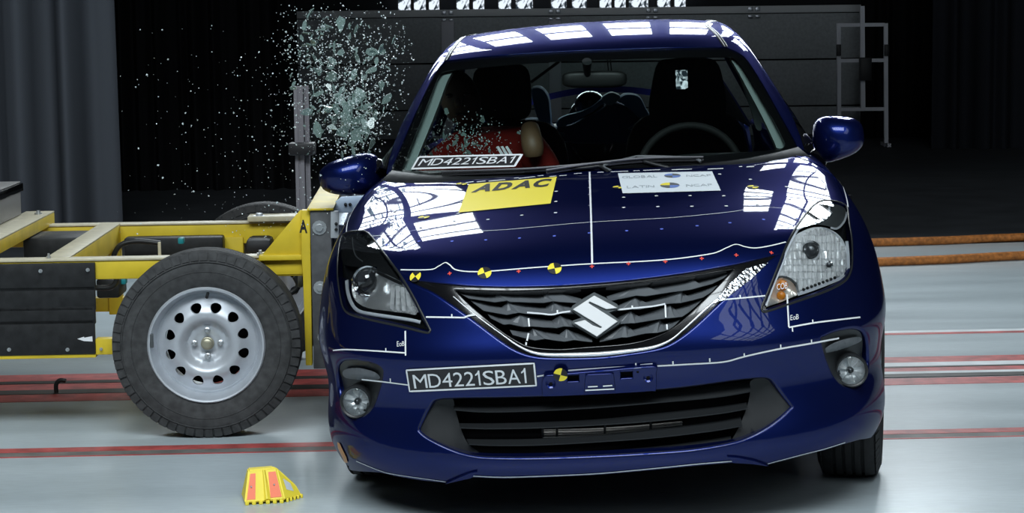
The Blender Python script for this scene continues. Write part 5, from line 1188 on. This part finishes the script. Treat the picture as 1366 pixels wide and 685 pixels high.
def wheel_disc(name, m, parent, R=.20, holes=12, hr=.128, hw=.0215, hh=.021, fl=None):
    """pressed wheel disc facing -Y with rounded holes; R outer radius of the disc"""
    fl = fl or Spline([(0, -.006), (.035, -.006), (.055, -.012), (.085, -.030), (.11, -.030), (.15, -.014), (.175, .012), (.20, .03)])
    outer = np.array([(R * math.cos(t), R * math.sin(t)) for t in np.linspace(0, 2*math.pi, 73)[:-1]]); hs = []
    for k in range(holes):
        a = 2 * math.pi * (k + .5) / holes; pts = []
        for t in np.linspace(0, 2*math.pi, 17)[:-1]:
            rr = hr + hh * math.sin(t) * (1.0); tt = a + (hw * math.cos(t) * (1 + .18 * math.sin(t))) / hr; pts.append((rr * math.cos(tt), rr * math.sin(tt)))
        hs.append(np.array(pts))
    q, T, loops = triangulate(outer, hs, .012); r = np.linalg.norm(q, axis=1); V = np.stack([q[:, 0], fl(r), q[:, 1]], 1); V = list(V); Fc = [tuple(t) for t in T]
    for l in hs:
        b = len(V); rr = np.linalg.norm(l, axis=1); y = fl(rr); n = len(l); c = l.mean(0)
        V += [(p[0], yy, p[1]) for p, yy in zip(l, y)] + [(c[0] + (p[0]-c[0])*.93, yy + .010, c[1] + (p[1]-c[1])*.93) for p, yy in zip(l, y)]
        Fc += [(b+i, b+(i+1) % n, b+n+(i+1) % n, b+n+i) for i in range(n)]
    bm = bmesh.new(); vs = [bm.verts.new(tuple(map(float, v))) for v in V]
    for f in Fc: bm.faces.new([vs[i] for i in f])
    return bm_obj(name, bm, m, parent, smooth=True, angle=.9)
def car_wheel(x, y, steer, out):
    """out = +-1: side the outer face looks to"""
    R = .300; Mw = CAR_M.T                      # wheels stand upright on the floor although the body leans
    wpos = CAR_M @ np.array([x, y, 0]); wpos[2] = R; loc = Mw @ wpos
    rz = Matrix.Rotation(steer + (math.pi/2 if out > 0 else -math.pi/2), 3, 'Z'); Rw = Matrix([[float(v) for v in r] for r in Mw]) @ Matrix([[float(v) for v in r] for r in rot_z(CAR_YAW)]) @ rz
    t = tyre_mesh('tyre', R, .205, .195, M_TYRE, CAR, loc, Rw.to_euler(), blocks=54, grooves=(-.45, -.15, .15, .45))
    revolve('rim', [(.206, -.085), (.200, -.088), (.192, -.078), (.188, -.03), (.185, .08)], 48, M_SILV, t)
    d = wheel_disc('wheel_cover', M_SILV, t, R=.188, holes=10, hr=.125, hw=.024, hh=.03, fl=Spline([(0, -.088), (.05, -.088), (.1, -.082), (.15, -.076), (.19, -.068)]))
    revolve('hub_cap', [(.0001, -.096), (.03, -.095), (.036, -.088)], 24, M_SILV, t)
    return t
ST = math.radians(9)
# local +Y of the wheel mesh is turned so that its -Y face points outwards
tL = car_wheel(-.735, .80, -ST * .4, -1); tR = car_wheel(.775, .80, -ST, 1)
car_wheel(-.76, .80 + 2.52, 0, -1); car_wheel(.76, .80 + 2.52, 0, 1)
# ---------------------------------------------------------------- barrier trolley on the track
M_TY = mat('yellow_steel_paint', (.66, .49, .03), .48, 0, .4, noise=(7, .16, 6)); M_TYD = mat('worn_yellow_edge', (.52, .47, .33), .5, noise=(20, .15))
M_BOARD = mat('black_board', (.016, .017, .018), .5, 0, .3, noise=(30, .3)); M_STEEL = mat('bolt_steel', (.55, .57, .58), .35, .8); M_GREYP = mat('grey_plate', (.085, .088, .092), .6, .2, noise=(25, .25, 7))
M_BOXS = mat('brushed_box', (.20, .195, .19), .5, .5); M_TEAL = mat('teal_connector', (.01, .22, .25), .5); M_HONEY = mat('aluminium_honeycomb', (.62, .70, .80), .4, .6, noise=(60, .2), bump=(70, .8, .01))
w0 = on_ground(275, 586); TO = np.array([w0[0], w0[1] + .095, 0.0])
TR = empty('barrier_trolley', TO, (0, 0, TY)); tag(TR, 'yellow steel crash barrier trolley with a spare-size road wheel driven into the car', 'trolley'); TR['label'] = 'yellow steel barrier trolley with a dusty road wheel pressed against the car'
_cz, _sz = math.cos(TY), math.sin(TY); TRM = np.array([[_cz, -_sz, 0], [_sz, _cz, 0], [0, 0, 1]])
def tp(px, py, Y):
    d = wray((px, py))[0] @ TRM; o = (CAM - TO) @ TRM; return o + d * ((Y - o[1]) / d[1])
def tbox(nm, px0, py0, px1, py1, Y0, Y1, m, bev=.004, par=None):
    """box whose near face spans the photo rectangle at depth Y0"""
    a, b = tp(px0, py0, Y0), tp(px1, py1, Y0); return box(nm, ((a[0]+b[0])/2, (Y0+Y1)/2, (a[2]+b[2])/2), (abs(b[0]-a[0]), Y1-Y0, abs(a[2]-b[2])), m, par or TR, bev=bev)
def tprism(nm, pts, Y0, Y1, m, par=None, bev=.002): return prism(nm, [tuple(tp(x, y, Y0)) for x, y in pts], (0, Y1 - Y0, 0), m, par or TR, bev=bev)
def bolt(c, r, axis, par, m=None):
    o = revolve('bolt', [(.0001, -.014), (r*.5, -.014), (r*.55, -.010), (r*.56, -.004), (r, -.004), (r, .004)], 12, m or M_STEEL, par, axis='y', loc=c, sharp=.5)
    o.rotation_euler = {'y': (0, 0, 0), 'z': (-math.pi/2, 0, 0), 'x': (0, 0, math.pi/2)}[axis]; return o
xfront = tp(413, 400, .10)[0]; ztop = .622
# rails
def rail(Y, x0, x1, z1=ztop, h=.068, w=.07):
    box('rail', ((x0+x1)/2, Y + w/2, z1 - h/2), (x1-x0, w, h), M_TY, TR, bev=.004)
    box('rail_top_plate', ((x0+x1)/2, Y + w/2, z1 + .004), (x1-x0, w + .012, .008), M_TYD, TR, bev=.002)
zn = tp(110, 348.5, .115)[2]; zf = tp(200, 299, 1.42)[2]
rail(.115, -3.4, xfront, zn); rail(1.42, -3.4, xfront, zn, h=.085)
# cross beams
def xbeam(nm, pxn, pxf, z, w, h, m=M_TY, Y0=.15, Y1=1.45):
    a, b = tp(pxn, 348, .115)[0], tp(pxf, 300, 1.42)[0]; x = (a + b) / 2
    o = box(nm, (x, (Y0+Y1)/2, z - h/2), (w, Y1-Y0, h), m, TR, bev=.003); box('beam_top_plate', (x, (Y0+Y1)/2, z + .003), (w, Y1-Y0, .006), M_TYD, TR, bev=.001); return x
xb = xbeam('cross_beam', 70, 150, zn + .004, .085, .09)
xl2 = (tp(28, 296, 1.42)[0] + tp(65, 296, 1.42)[0]) / 2
box('cross_beam', (xl2, .8, zn + .025), (.12, 1.5, .05), M_TY, TR); box('beam_top_plate', (xl2, .8, zn + .053), (.12, 1.5, .006), M_TYD, TR, bev=.001)
bolt((xl2 + .02, 1.40, zn + .058), .016, 'z', TR); bolt((xb - .03, .15, zn + .012), .008, 'z', TR)
# silver box riding on the beams (instrument case)
xr = tp(28.5, 280, 1.38)[0]; zt = tp(28, 244, 1.38)[2]
ib = empty('instrument_case', TO, (0, 0, TY)); tag(ib, 'grey metal case with black lid edge on the trolley at far left', 'case')
case_z0 = zn + .057
box('case_body', (xr - .30, .80, (case_z0 + zt - .035) / 2), (.60, 1.16, zt - .035 - case_z0), M_BOXS, ib, bev=.006); box('lid', (xr - .30, .80, zt - .0175), (.62, 1.18, .035), M_BLKG, ib, bev=.004); box('lid_top', (xr - .30, .80, zt + .003), (.60, 1.16, .006), M_BOXS, ib, bev=.002)
# black side boards
zy = [(357.5, 388), (388.6, 414.5), (415.1, 432.5), (433.1, 473)]
for i, (a, b) in enumerate(zy): tbox('side_board', -260, a, 127.5, b, .095, .113, M_BOARD, bev=.003)
for x, y in ((54, 362), (117, 360.5), (90, 467), (12, 467)): p = tp(x, y, .092); bolt((p[0], .095, p[2]), .007, 'y', TR)
ar = tprism('arrow_sticker', [(103, 452.6), (112, 449.6), (112.5, 451), (123, 449), (123.5, 456), (112, 455.5)], .0925, .0935, M_WHITE, bev=0)
tbox('lower_rail', -260, 473.5, 128, 477.5, .10, .16, M_TY, bev=.002); tbox('lower_bracket', 127, 452.5, 152, 473.5, .10, .15, M_TY); p = tp(135, 466, .1); bolt((p[0], .10, p[2]), .006, 'y', TR)
box('lower_rail', (-1.9, 1.45, tp(60, 474, .1)[2]), (3.0, .06, .06), M_TY, TR); box('lower_rail', (-.30, .80, tp(60, 474, .1)[2] + .02), (.10, 1.3, .07), M_TY, TR)
# uprights under the far rail and dark machinery between the rails
for a, b in ((142, 163), (298, 327)): tbox('upright', a, 317, b, 420, 1.40, 1.46, M_TY)
tbox('hydraulic_block', 165, 318, 298, 345, 1.30, 1.39, M_BOARD, bev=.01); tbox('hydraulic_block', 30, 318, 125, 346, 1.0, 1.28, M_BOARD, bev=.01); tbox('valve_housing', 327, 320, 362, 338, 1.20, 1.38, mat('black_rubber_bellows', (.02, .02, .022), .6), bev=.02)
tbox('valve_block', 128, 373, 160, 398, .9, 1.1, M_BOARD, bev=.01)
p = tp(213, 338, 1.0); box('gauge_rod', (p[0], 1.0, p[2]), (.012, .012, .09), M_TYD, TR, bev=.002)
for x, y in ((241, 322), (164, 376)): tbox('hose_connector', x - 4, y - 4, x + 4, y + 4, .95, 1.0, M_TEAL, bev=.005)
for pts in ([(150, 352, 1.2), (153, 338, 1.2), (163, 326, 1.2), (185, 322, 1.2), (214, 325, 1.2)], [(124, 384, .8), (145, 384, .8), (154, 378, .8), (156, 368, .8)], [(380, 395, .5), (393, 388, .5), (398, 380, .5), (393, 369, .5)]):
    tube('air_hose', [tp(*q) for q in crv(pts, 5)], .011, M_BLK, TR, n=8)
tbox('sensor_box', 397, 368, 404, 384, .3, .36, mat('grey_sensor', (.35, .36, .37), .5), bev=.004)
# far mount plate with bolt
tbox('mount_plate', 330, 289.5, 402, 295, 1.38, 1.52, M_TYD, bev=.002); p = tp(346, 289, 1.43); bolt((p[0], 1.43, p[2]), .026, 'z', TR, M_SILV)
# front structure: gussets, post, plate
tprism('gusset', [(349, 341.5), (400, 281), (414, 281), (414, 341.5)], .10, .125, M_TY); tbox('gusset_foot', 345, 341, 403, 347.5, .085, .20, M_TY); tbox('support_block', 352, 347.5, 405, 366.5, .11, .2, M_TY)
tprism('front_post', [(402, 281), (413.5, 281), (416.5, 488), (408, 488), (404, 366), (402, 340)], .075, .135, M_TY)
A4 = [tp(x, y, .073) for x, y in ((399.5, 293.5), (409.5, 293.5), (410, 311), (399.5, 311))]; tv, tf = text_mesh('A', bold=.03); V = bilin([tuple(p) for p in A4], tv); mesh_obj('letter', V, tf, M_STKB, TR)
p = tp(346, 340, .12); bolt((tp(347, 341, .12)[0], .13, tp(347, 341, .12)[2] + .004), .012, 'z', TR)
fa, fb = tp(413.5, 281, .06), tp(446, 492, .06); zb_ = fb[2]
fpz = box('front_plate', ((fa[0]+fb[0])/2, .80, (fa[2]+zb_)/2), (fb[0]-fa[0], 1.48, fa[2]-zb_), M_GREYP, TR, bev=.003)
for x, y, r in ((426, 304, .026), (427, 384, .024), (431, 450, .02)): p = tp(x, y, .058); bolt((p[0], .060, p[2]), r, 'y', TR)
box('plate_top', ((fa[0]+fb[0])/2, .80, fa[2] + .004), (fb[0]-fa[0] + .02, 1.50, .008), M_TY, TR, bev=.002)
# crushed honeycomb between the plate and the doors, with its mounting bracket
hb = box('honeycomb_block', (fb[0] + .020, .86, (fa[2] + zb_)/2 - .02), (.038, 1.25, fa[2]-zb_ - .10), M_HONEY, TR, bev=.004)
br_ = tprism('mounting_bracket', [(444, 284), (444, 272), (455, 263), (488, 261), (500, 270), (488, 284)], .30, .31, mat('pale_blue_steel', (.42, .52, .66), .45, .2)); tprism('mounting_bracket', [(441, 282), (452, 282), (452, 318), (441, 318)], .058, .072, mat('zinc_steel', (.5, .53, .56), .45, .5))
for x, y in ((448.5, 299), (448.5, 306.5), (461, 273), (467, 273)): p = tp(x, y, .056 if y > 290 else .298); bolt((p[0], p[1], p[2]), .006, 'y', TR, M_BLK)
# wheels
def trolley_wheel(x, Y, R, near):
    t = tyre_mesh('tyre', R, .205, .190, M_TYRED if near else M_TYRE, TR, (x, Y, R), (0, 0, 0), blocks=60 if near else 40, grooves=(-.55, -.2, .2, .55))
    for r_ in (.262, .296): revolve('sidewall_ring', [(r_ - .002, -.0955), (r_, -.0972), (r_ + .002, -.0955)], 96, M_TYRED, t)
    revolve('rim', [(.2065, -.080), (.2075, -.088), (.203, -.094), (.197, -.092), (.194, -.080), (.190, -.070), (.186, -.052), (.180, -.040), (.172, -.045), (.165, .02), (.165, .08), (.2, .085)], 96, M_SILV, t)
    d = wheel_disc('wheel_disc', M_SILV, t, R=.173, holes=12, hr=.132, hw=.0192, hh=.0185, fl=Spline([(0, -.040), (.05, -.040), (.058, -.044), (.066, -.040), (.078, -.058), (.092, -.074), (.105, -.078), (.13, -.068), (.15, -.054), (.165, -.044), (.18, -.042)]))
    revolve('brake_drum', [(.0001, .0), (.15, .0), (.15, .03)], 40, M_VOID, t)
    revolve('hub_cap', [(.0001, -.066), (.012, -.066), (.018, -.062), (.020, -.052), (.023, -.050), (.024, -.040)], 28, mat('brass_hub', (.40, .38, .28), .4, .6) if near else bpy.data.materials['brass_hub'], t)
    for k in range(4):
        a = math.pi/2 * k; revolve('wheel_nut', [(.0001, -.020), (.005, -.020), (.0075, -.016), (.008, -.006), (.012, -.004), (.012, .0)], 8, M_STEEL, t, loc=(.046 * math.cos(a), -.040, .046 * math.sin(a)))
    tube('valve', [(.01, -.078, .184), (.008, -.100, .172)], .006, M_BLK, t, n=8)
    box('balance_weight', (-.190, -.088, .02), (.012, .012, .05), M_LAMPGR, t, bev=.003)
    return t
wc = tp(275, 467, -.095); trolley_wheel(wc[0], 0.0, .334, True)
fw = tp(352, 271, 1.62); trolley_wheel(fw[0], 1.62, .345, False)
tube('axle', [(wc[0], .08, .334), (wc[0], 1.55, .345)], .03, M_TY, TR, n=12)
# track guide hook
gp = on_ground(82, 525); gh = tube('cable_hook', crv([(gp[0] - .02, gp[1], .0), (gp[0] - .02, gp[1], .035), (gp[0] - .005, gp[1], .052), (gp[0] + .02, gp[1], .050)], 5), .009, M_BLK, n=8); tag(gh, 'small black hook rising from the track slot under the trolley', 'hook')
# ---------------------------------------------------------------- wheel chock
M_CHY = mat('chock_yellow', (.92, .74, .06), .5); M_CHO = mat('chock_orange_reflector', (.92, .17, .06), .4)
c0 = on_ground(352, 667.5)
CH = empty('wheel_chock', c0, (0, 0, math.radians(12))); tag(CH, 'yellow plastic wheel chock with two orange reflector strips on the floor', 'wheel chock')
# wedge: sloping face towards the camera, flank tapering away to the right
L_, W_, H_ = .165, .115, .095
prof = [(-.062, -.055, .008), (-.045, -.012, .095), (.040, -.012, .100), (.058, -.055, .012)]
V = [(-.064, -.058, .006), (.058, -.058, .010), (.040, -.010, .102), (-.046, -.010, .098), (-.064, .07, .004), (.115, .06, .004), (.100, .05, .035), (.030, .02, .102), (-.046, .03, .098), (.118, .0, .004), (.100, -.004, .040)]
Fc = [(0, 1, 2, 3), (1, 9, 10, 2), (2, 10, 6, 7), (9, 5, 6, 10), (3, 2, 7, 8), (4, 0, 3, 8), (5, 4, 8, 7, 6), (0, 4, 5, 9, 1)]
bm = bmesh.new(); vs = [bm.verts.new(v) for v in V]
for f in Fc: bm.faces.new([vs[i] for i in f])
bmesh.ops.recalc_face_normals(bm, faces=bm.faces[:]); bmesh.ops.bevel(bm, geom=bm.edges[:], offset=.004, segments=2, affect='EDGES'); bm_obj('wedge_body', bm, M_CHY, CH, smooth=True, angle=.6)
def face_pt(u, v, off=.0012): a, b, c, d = [np.array(V[i]) for i in (0, 1, 2, 3)]; p = (a*(1-u) + b*u)*(1-v) + (d*(1-u) + c*u)*v; n = np.cross(b - a, d - a); n /= np.linalg.norm(n); n = n if n[1] < 0 else -n; return p + n * off
for u0, u1 in ((.05, .27), (.66, .95)): mesh_obj('reflector_strip', [face_pt(u0, .10), face_pt(u1, .10), face_pt(u1 - .01, .88), face_pt(u0 + .03, .88)] + [face_pt(u, v, -.002) for u, v in ((u0, .10), (u1, .10), (u1 - .01, .88), (u0 + .03, .88))], [(0, 1, 2, 3), (0, 4, 5, 1), (1, 5, 6, 2), (2, 6, 7, 3), (3, 7, 4, 0)], M_CHO, CH); 
for u in (.14, .81): q = face_pt(u, .48, .003); revolve('rivet', [(.0001, -.003), (.0025, -.002), (.003, .001)], 10, M_STEEL, CH, loc=q)
mesh_obj('raised_rib', [face_pt(.50, .04, .001), face_pt(.66, .04, .001), face_pt(.60, .95, .001), face_pt(.50, .95, .001), face_pt(.54, .06, .008), face_pt(.58, .06, .008), face_pt(.55, .93, .008), face_pt(.52, .93, .008)], [(4, 5, 6, 7), (0, 1, 5, 4), (1, 2, 6, 5), (2, 3, 7, 6), (3, 0, 4, 7)], M_CHY, CH)
a, b, c, d = [np.array(V[i]) for i in (1, 9, 10, 2)]
fp2 = lambda u, v: ((a*(1-u) + b*u)*(1-v) + (d*(1-u) + c*u)*v) + np.array([.25, -.95, .3]) * .0015
mesh_obj('maker_label', [fp2(.25, .35), fp2(.65, .35), fp2(.60, .75), fp2(.22, .75)], [(0, 1, 2, 3)], mat('grey_label', (.62, .66, .70), .5), CH)
for i in range(6): box('tooth', (-.056 + i*.021, -.056, .006), (.012, .010, .012), M_CHY, CH, bev=.002)
for i in range(5): box('tooth', (.068 + i*.012, -.046 + i*.011, .006), (.008, .010, .012), M_CHY, CH, bev=.002)
# ---------------------------------------------------------------- flying window glass
def shard_mat():
    m = bpy.data.materials.new('toughened_glass'); m.use_nodes = True; nt = m.node_tree
    for n in list(nt.nodes): nt.nodes.remove(n)
    out = nt.nodes.new('ShaderNodeOutputMaterial'); t = nt.nodes.new('ShaderNodeBsdfTransparent'); t.inputs[0].default_value = (.80, .90, .87, 1)
    p = nt.nodes.new('ShaderNodeBsdfPrincipled'); p.inputs['Base Color'].default_value = (.24, .33, .31, 1); p.inputs['Roughness'].default_value = .18; p.inputs['Specular IOR Level'].default_value = .9
    tc = nt.nodes.new('ShaderNodeTexCoord'); v = nt.nodes.new('ShaderNodeTexVoronoi'); v.feature = 'DISTANCE_TO_EDGE'; v.inputs['Scale'].default_value = 190; nt.links.new(tc.outputs['Object'], v.inputs['Vector'])
    r = nt.nodes.new('ShaderNodeMapRange'); r.inputs['From Max'].default_value = .12; r.inputs['To Min'].default_value = .95; r.inputs['To Max'].default_value = .50; nt.links.new(v.outputs['Distance'], r.inputs[0])
    mx = nt.nodes.new('ShaderNodeMixShader'); nt.links.new(r.outputs[0], mx.inputs[0]); nt.links.new(t.outputs[0], mx.inputs[1]); nt.links.new(p.outputs[0], mx.inputs[2]); nt.links.new(mx.outputs[0], out.inputs[0]); return m
M_SHARD = shard_mat(); M_CRUMB = mat('glass_crumbs', (.62, .72, .72), .2, 0, .9)
def shard_vf(r, rs, asp, n):
    an = np.sort(rs.rand(n) * .7 + np.arange(n)) / n * 2 * math.pi; rad = r * (.65 + .5 * rs.rand(n)); th = .004
    P2 = [(math.cos(a) * q, math.sin(a) * q * asp) for a, q in zip(an, rad)]
    V = [(x, -th/2, y) for x, y in P2] + [(x * .97, th/2, y * .97) for x, y in P2]
    return V, [tuple(range(n))[::-1], tuple(range(n, 2*n))] + [(i, (i+1) % n, n + (i+1) % n, n + i) for i in range(n)]
rs = np.random.RandomState(21)
def cloud_px():
    """photo position and shard size for one outside fragment"""
    k = rs.rand()
    if k < .50: return rs.normal(468, 26), rs.normal(150, 33), 1.0
    if k < .68: return rs.normal(425, 20), rs.normal(70, 32), .8
    if k < .82: return rs.normal(500, 24), rs.normal(72, 24), .62
    if k < .93: return rs.normal(455, 40), rs.normal(100, 45), .6
    return rs.normal(400, 32), rs.normal(130, 60), .35
protos = []
for i in range(24):
    n = rs.randint(4, 9); V, Fc = shard_vf(1.0, rs, .22 + .5 * rs.rand(), n)
    V = [(x * 1, y, z * 1) for x, y, z in V]; me = bpy.data.meshes.new('glass_shard'); me.from_pydata(V, [], Fc); me.update(); me.materials.append(M_SHARD); protos.append(me)
cnt = 0; big = [(453, 131, .058), (442, 103, .05), (424, 172, .045), (408, 150, .038), (470, 104, .035), (459, 175, .05), (478, 160, .06), (490, 178, .055), (500, 155, .05), (470, 190, .055), (425, 125, .042), (438, 146, .04), (497, 70, .042), (508, 66, .036), (410, 60, .035), (455, 32, .04), (418, 57, .04), (446, 62, .036), (508, 113, .04), (480, 130, .055), (466, 142, .06), (486, 143, .06), (476, 178, .06), (462, 160, .055)]
def put_shard(px, py, y, r, inner=False):
    p = at_y(px, py, y); o = bpy.data.objects.new('glass_shard', protos[rs.randint(len(protos))]); o.location = p
    o.rotation_euler = (rs.normal(0, .7), rs.rand() * 6.28, rs.normal(0, .7)); o.scale = (r, 1.0, r); link(o)
    size = 'large jagged' if r > .021 else ('small' if r < .009 else 'mid-sized')
    if inner: lab = size + (' glass shard inside the cabin close to the left front pillar' if px < 600 else ' glass shard inside the cabin before the red shirt')
    elif py < 60: lab = size + ' glass shard at the top of the flying cloud, level with the car roof'
    elif px < 415: lab = size + ' glass shard at the left fringe of the cloud, by the grey post'
    elif py > 125: lab = size + ' green glass shard in the dense clump just above the left door mirror'
    elif px > 480: lab = size + ' glass shard of the cloud beside the front pillar, right of the clump'
    else: lab = size + ' glass shard in the middle of the cloud, above the dense clump'
    tag(o, lab, 'glass shard', 'glass shards inside the cabin' if inner else 'glass shards flying outside the car')
for x, y, r in big: put_shard(x, y, 1.75 + rs.rand() * .5, r * .72)
while cnt < 196:
    x, y, s = cloud_px()
    lim = 560 - (y - 110) * .5 if y > 110 else 575 - (y - 60) * .55
    if not (372 < x < min(lim, 548) - 8 and 14 < y < 212): continue
    put_shard(x, y, 1.45 + rs.rand() * .95, (.006 + .020 * rs.rand() ** 2.4) * (.55 + .6 * s)); cnt += 1
for i in range(80):
    x = rs.normal(612, 42); y = rs.normal(187, 17)
    if not (553 < x < 705 and 135 < y < 214) or y < 205 - (x - 540) * 1.3: continue
    c = atl(x, y, 1.62 + .25 * rs.rand()); w = CAR_M @ c; q = project(w[None])[0]; put_shard(x, y, float(w[1]), .005 + .015 * rs.rand() ** 2, True)
# crumbs too fine to count
V = []; Fc = []
def crumb(p, r):
    b = len(V); Rm = np.linalg.qr(rs.normal(size=(3, 3)))[0]
    for q in ((1, 0, 0), (-1, 0, 0), (0, 1, 0), (0, -1, 0), (0, 0, 1), (0, 0, -1)): V.append(tuple(p + Rm @ (np.array(q) * r * (.5 + .8 * rs.rand()))))
    for f in ((0, 2, 4), (2, 1, 4), (1, 3, 4), (3, 0, 4), (2, 0, 5), (1, 2, 5), (3, 1, 5), (0, 3, 5)): Fc.append(tuple(b + i for i in f))
k = 0
while k < 3600:
    u = rs.rand()
    if u < .78: x, y, s = cloud_px(); x += rs.normal(0, 12); y += rs.normal(0, 14)
    else: x, y = 150 + 390 * rs.rand() ** .6, 30 + 290 * rs.rand() ** .7
    lim = 560 - (y - 110) * .5 if y > 110 else 575 - (y - 60) * .55
    if x > min(lim, 556) - 4 or y < 2: continue
    if u >= .78 and rs.rand() < .35: continue
    crumb(at_y(x, y, 1.2 + 1.3 * rs.rand()), .0012 + .0038 * rs.rand() ** 3); k += 1
o = mesh_obj('glass_crumbs', V, Fc, M_CRUMB); tag(o, 'fine glass crumbs spraying out around the shattered window', 'glass', kind='stuff')
V = []; Fc = []; k = 0
while k < 420:
    x = rs.normal(605, 40); y = rs.normal(186, 18)
    if not (545 < x < 705 and 130 < y < 216) or y < 205 - (x - 540) * 1.5: continue
    crumb(CAR_M @ atl(x, y, 1.62 + .3 * rs.rand()), .0012 + .003 * rs.rand() ** 2); k += 1
o = mesh_obj('glass_crumbs', V, Fc, M_CRUMB); tag(o, 'fine glass crumbs scattered through the cabin above the dashboard', 'glass', kind='stuff')
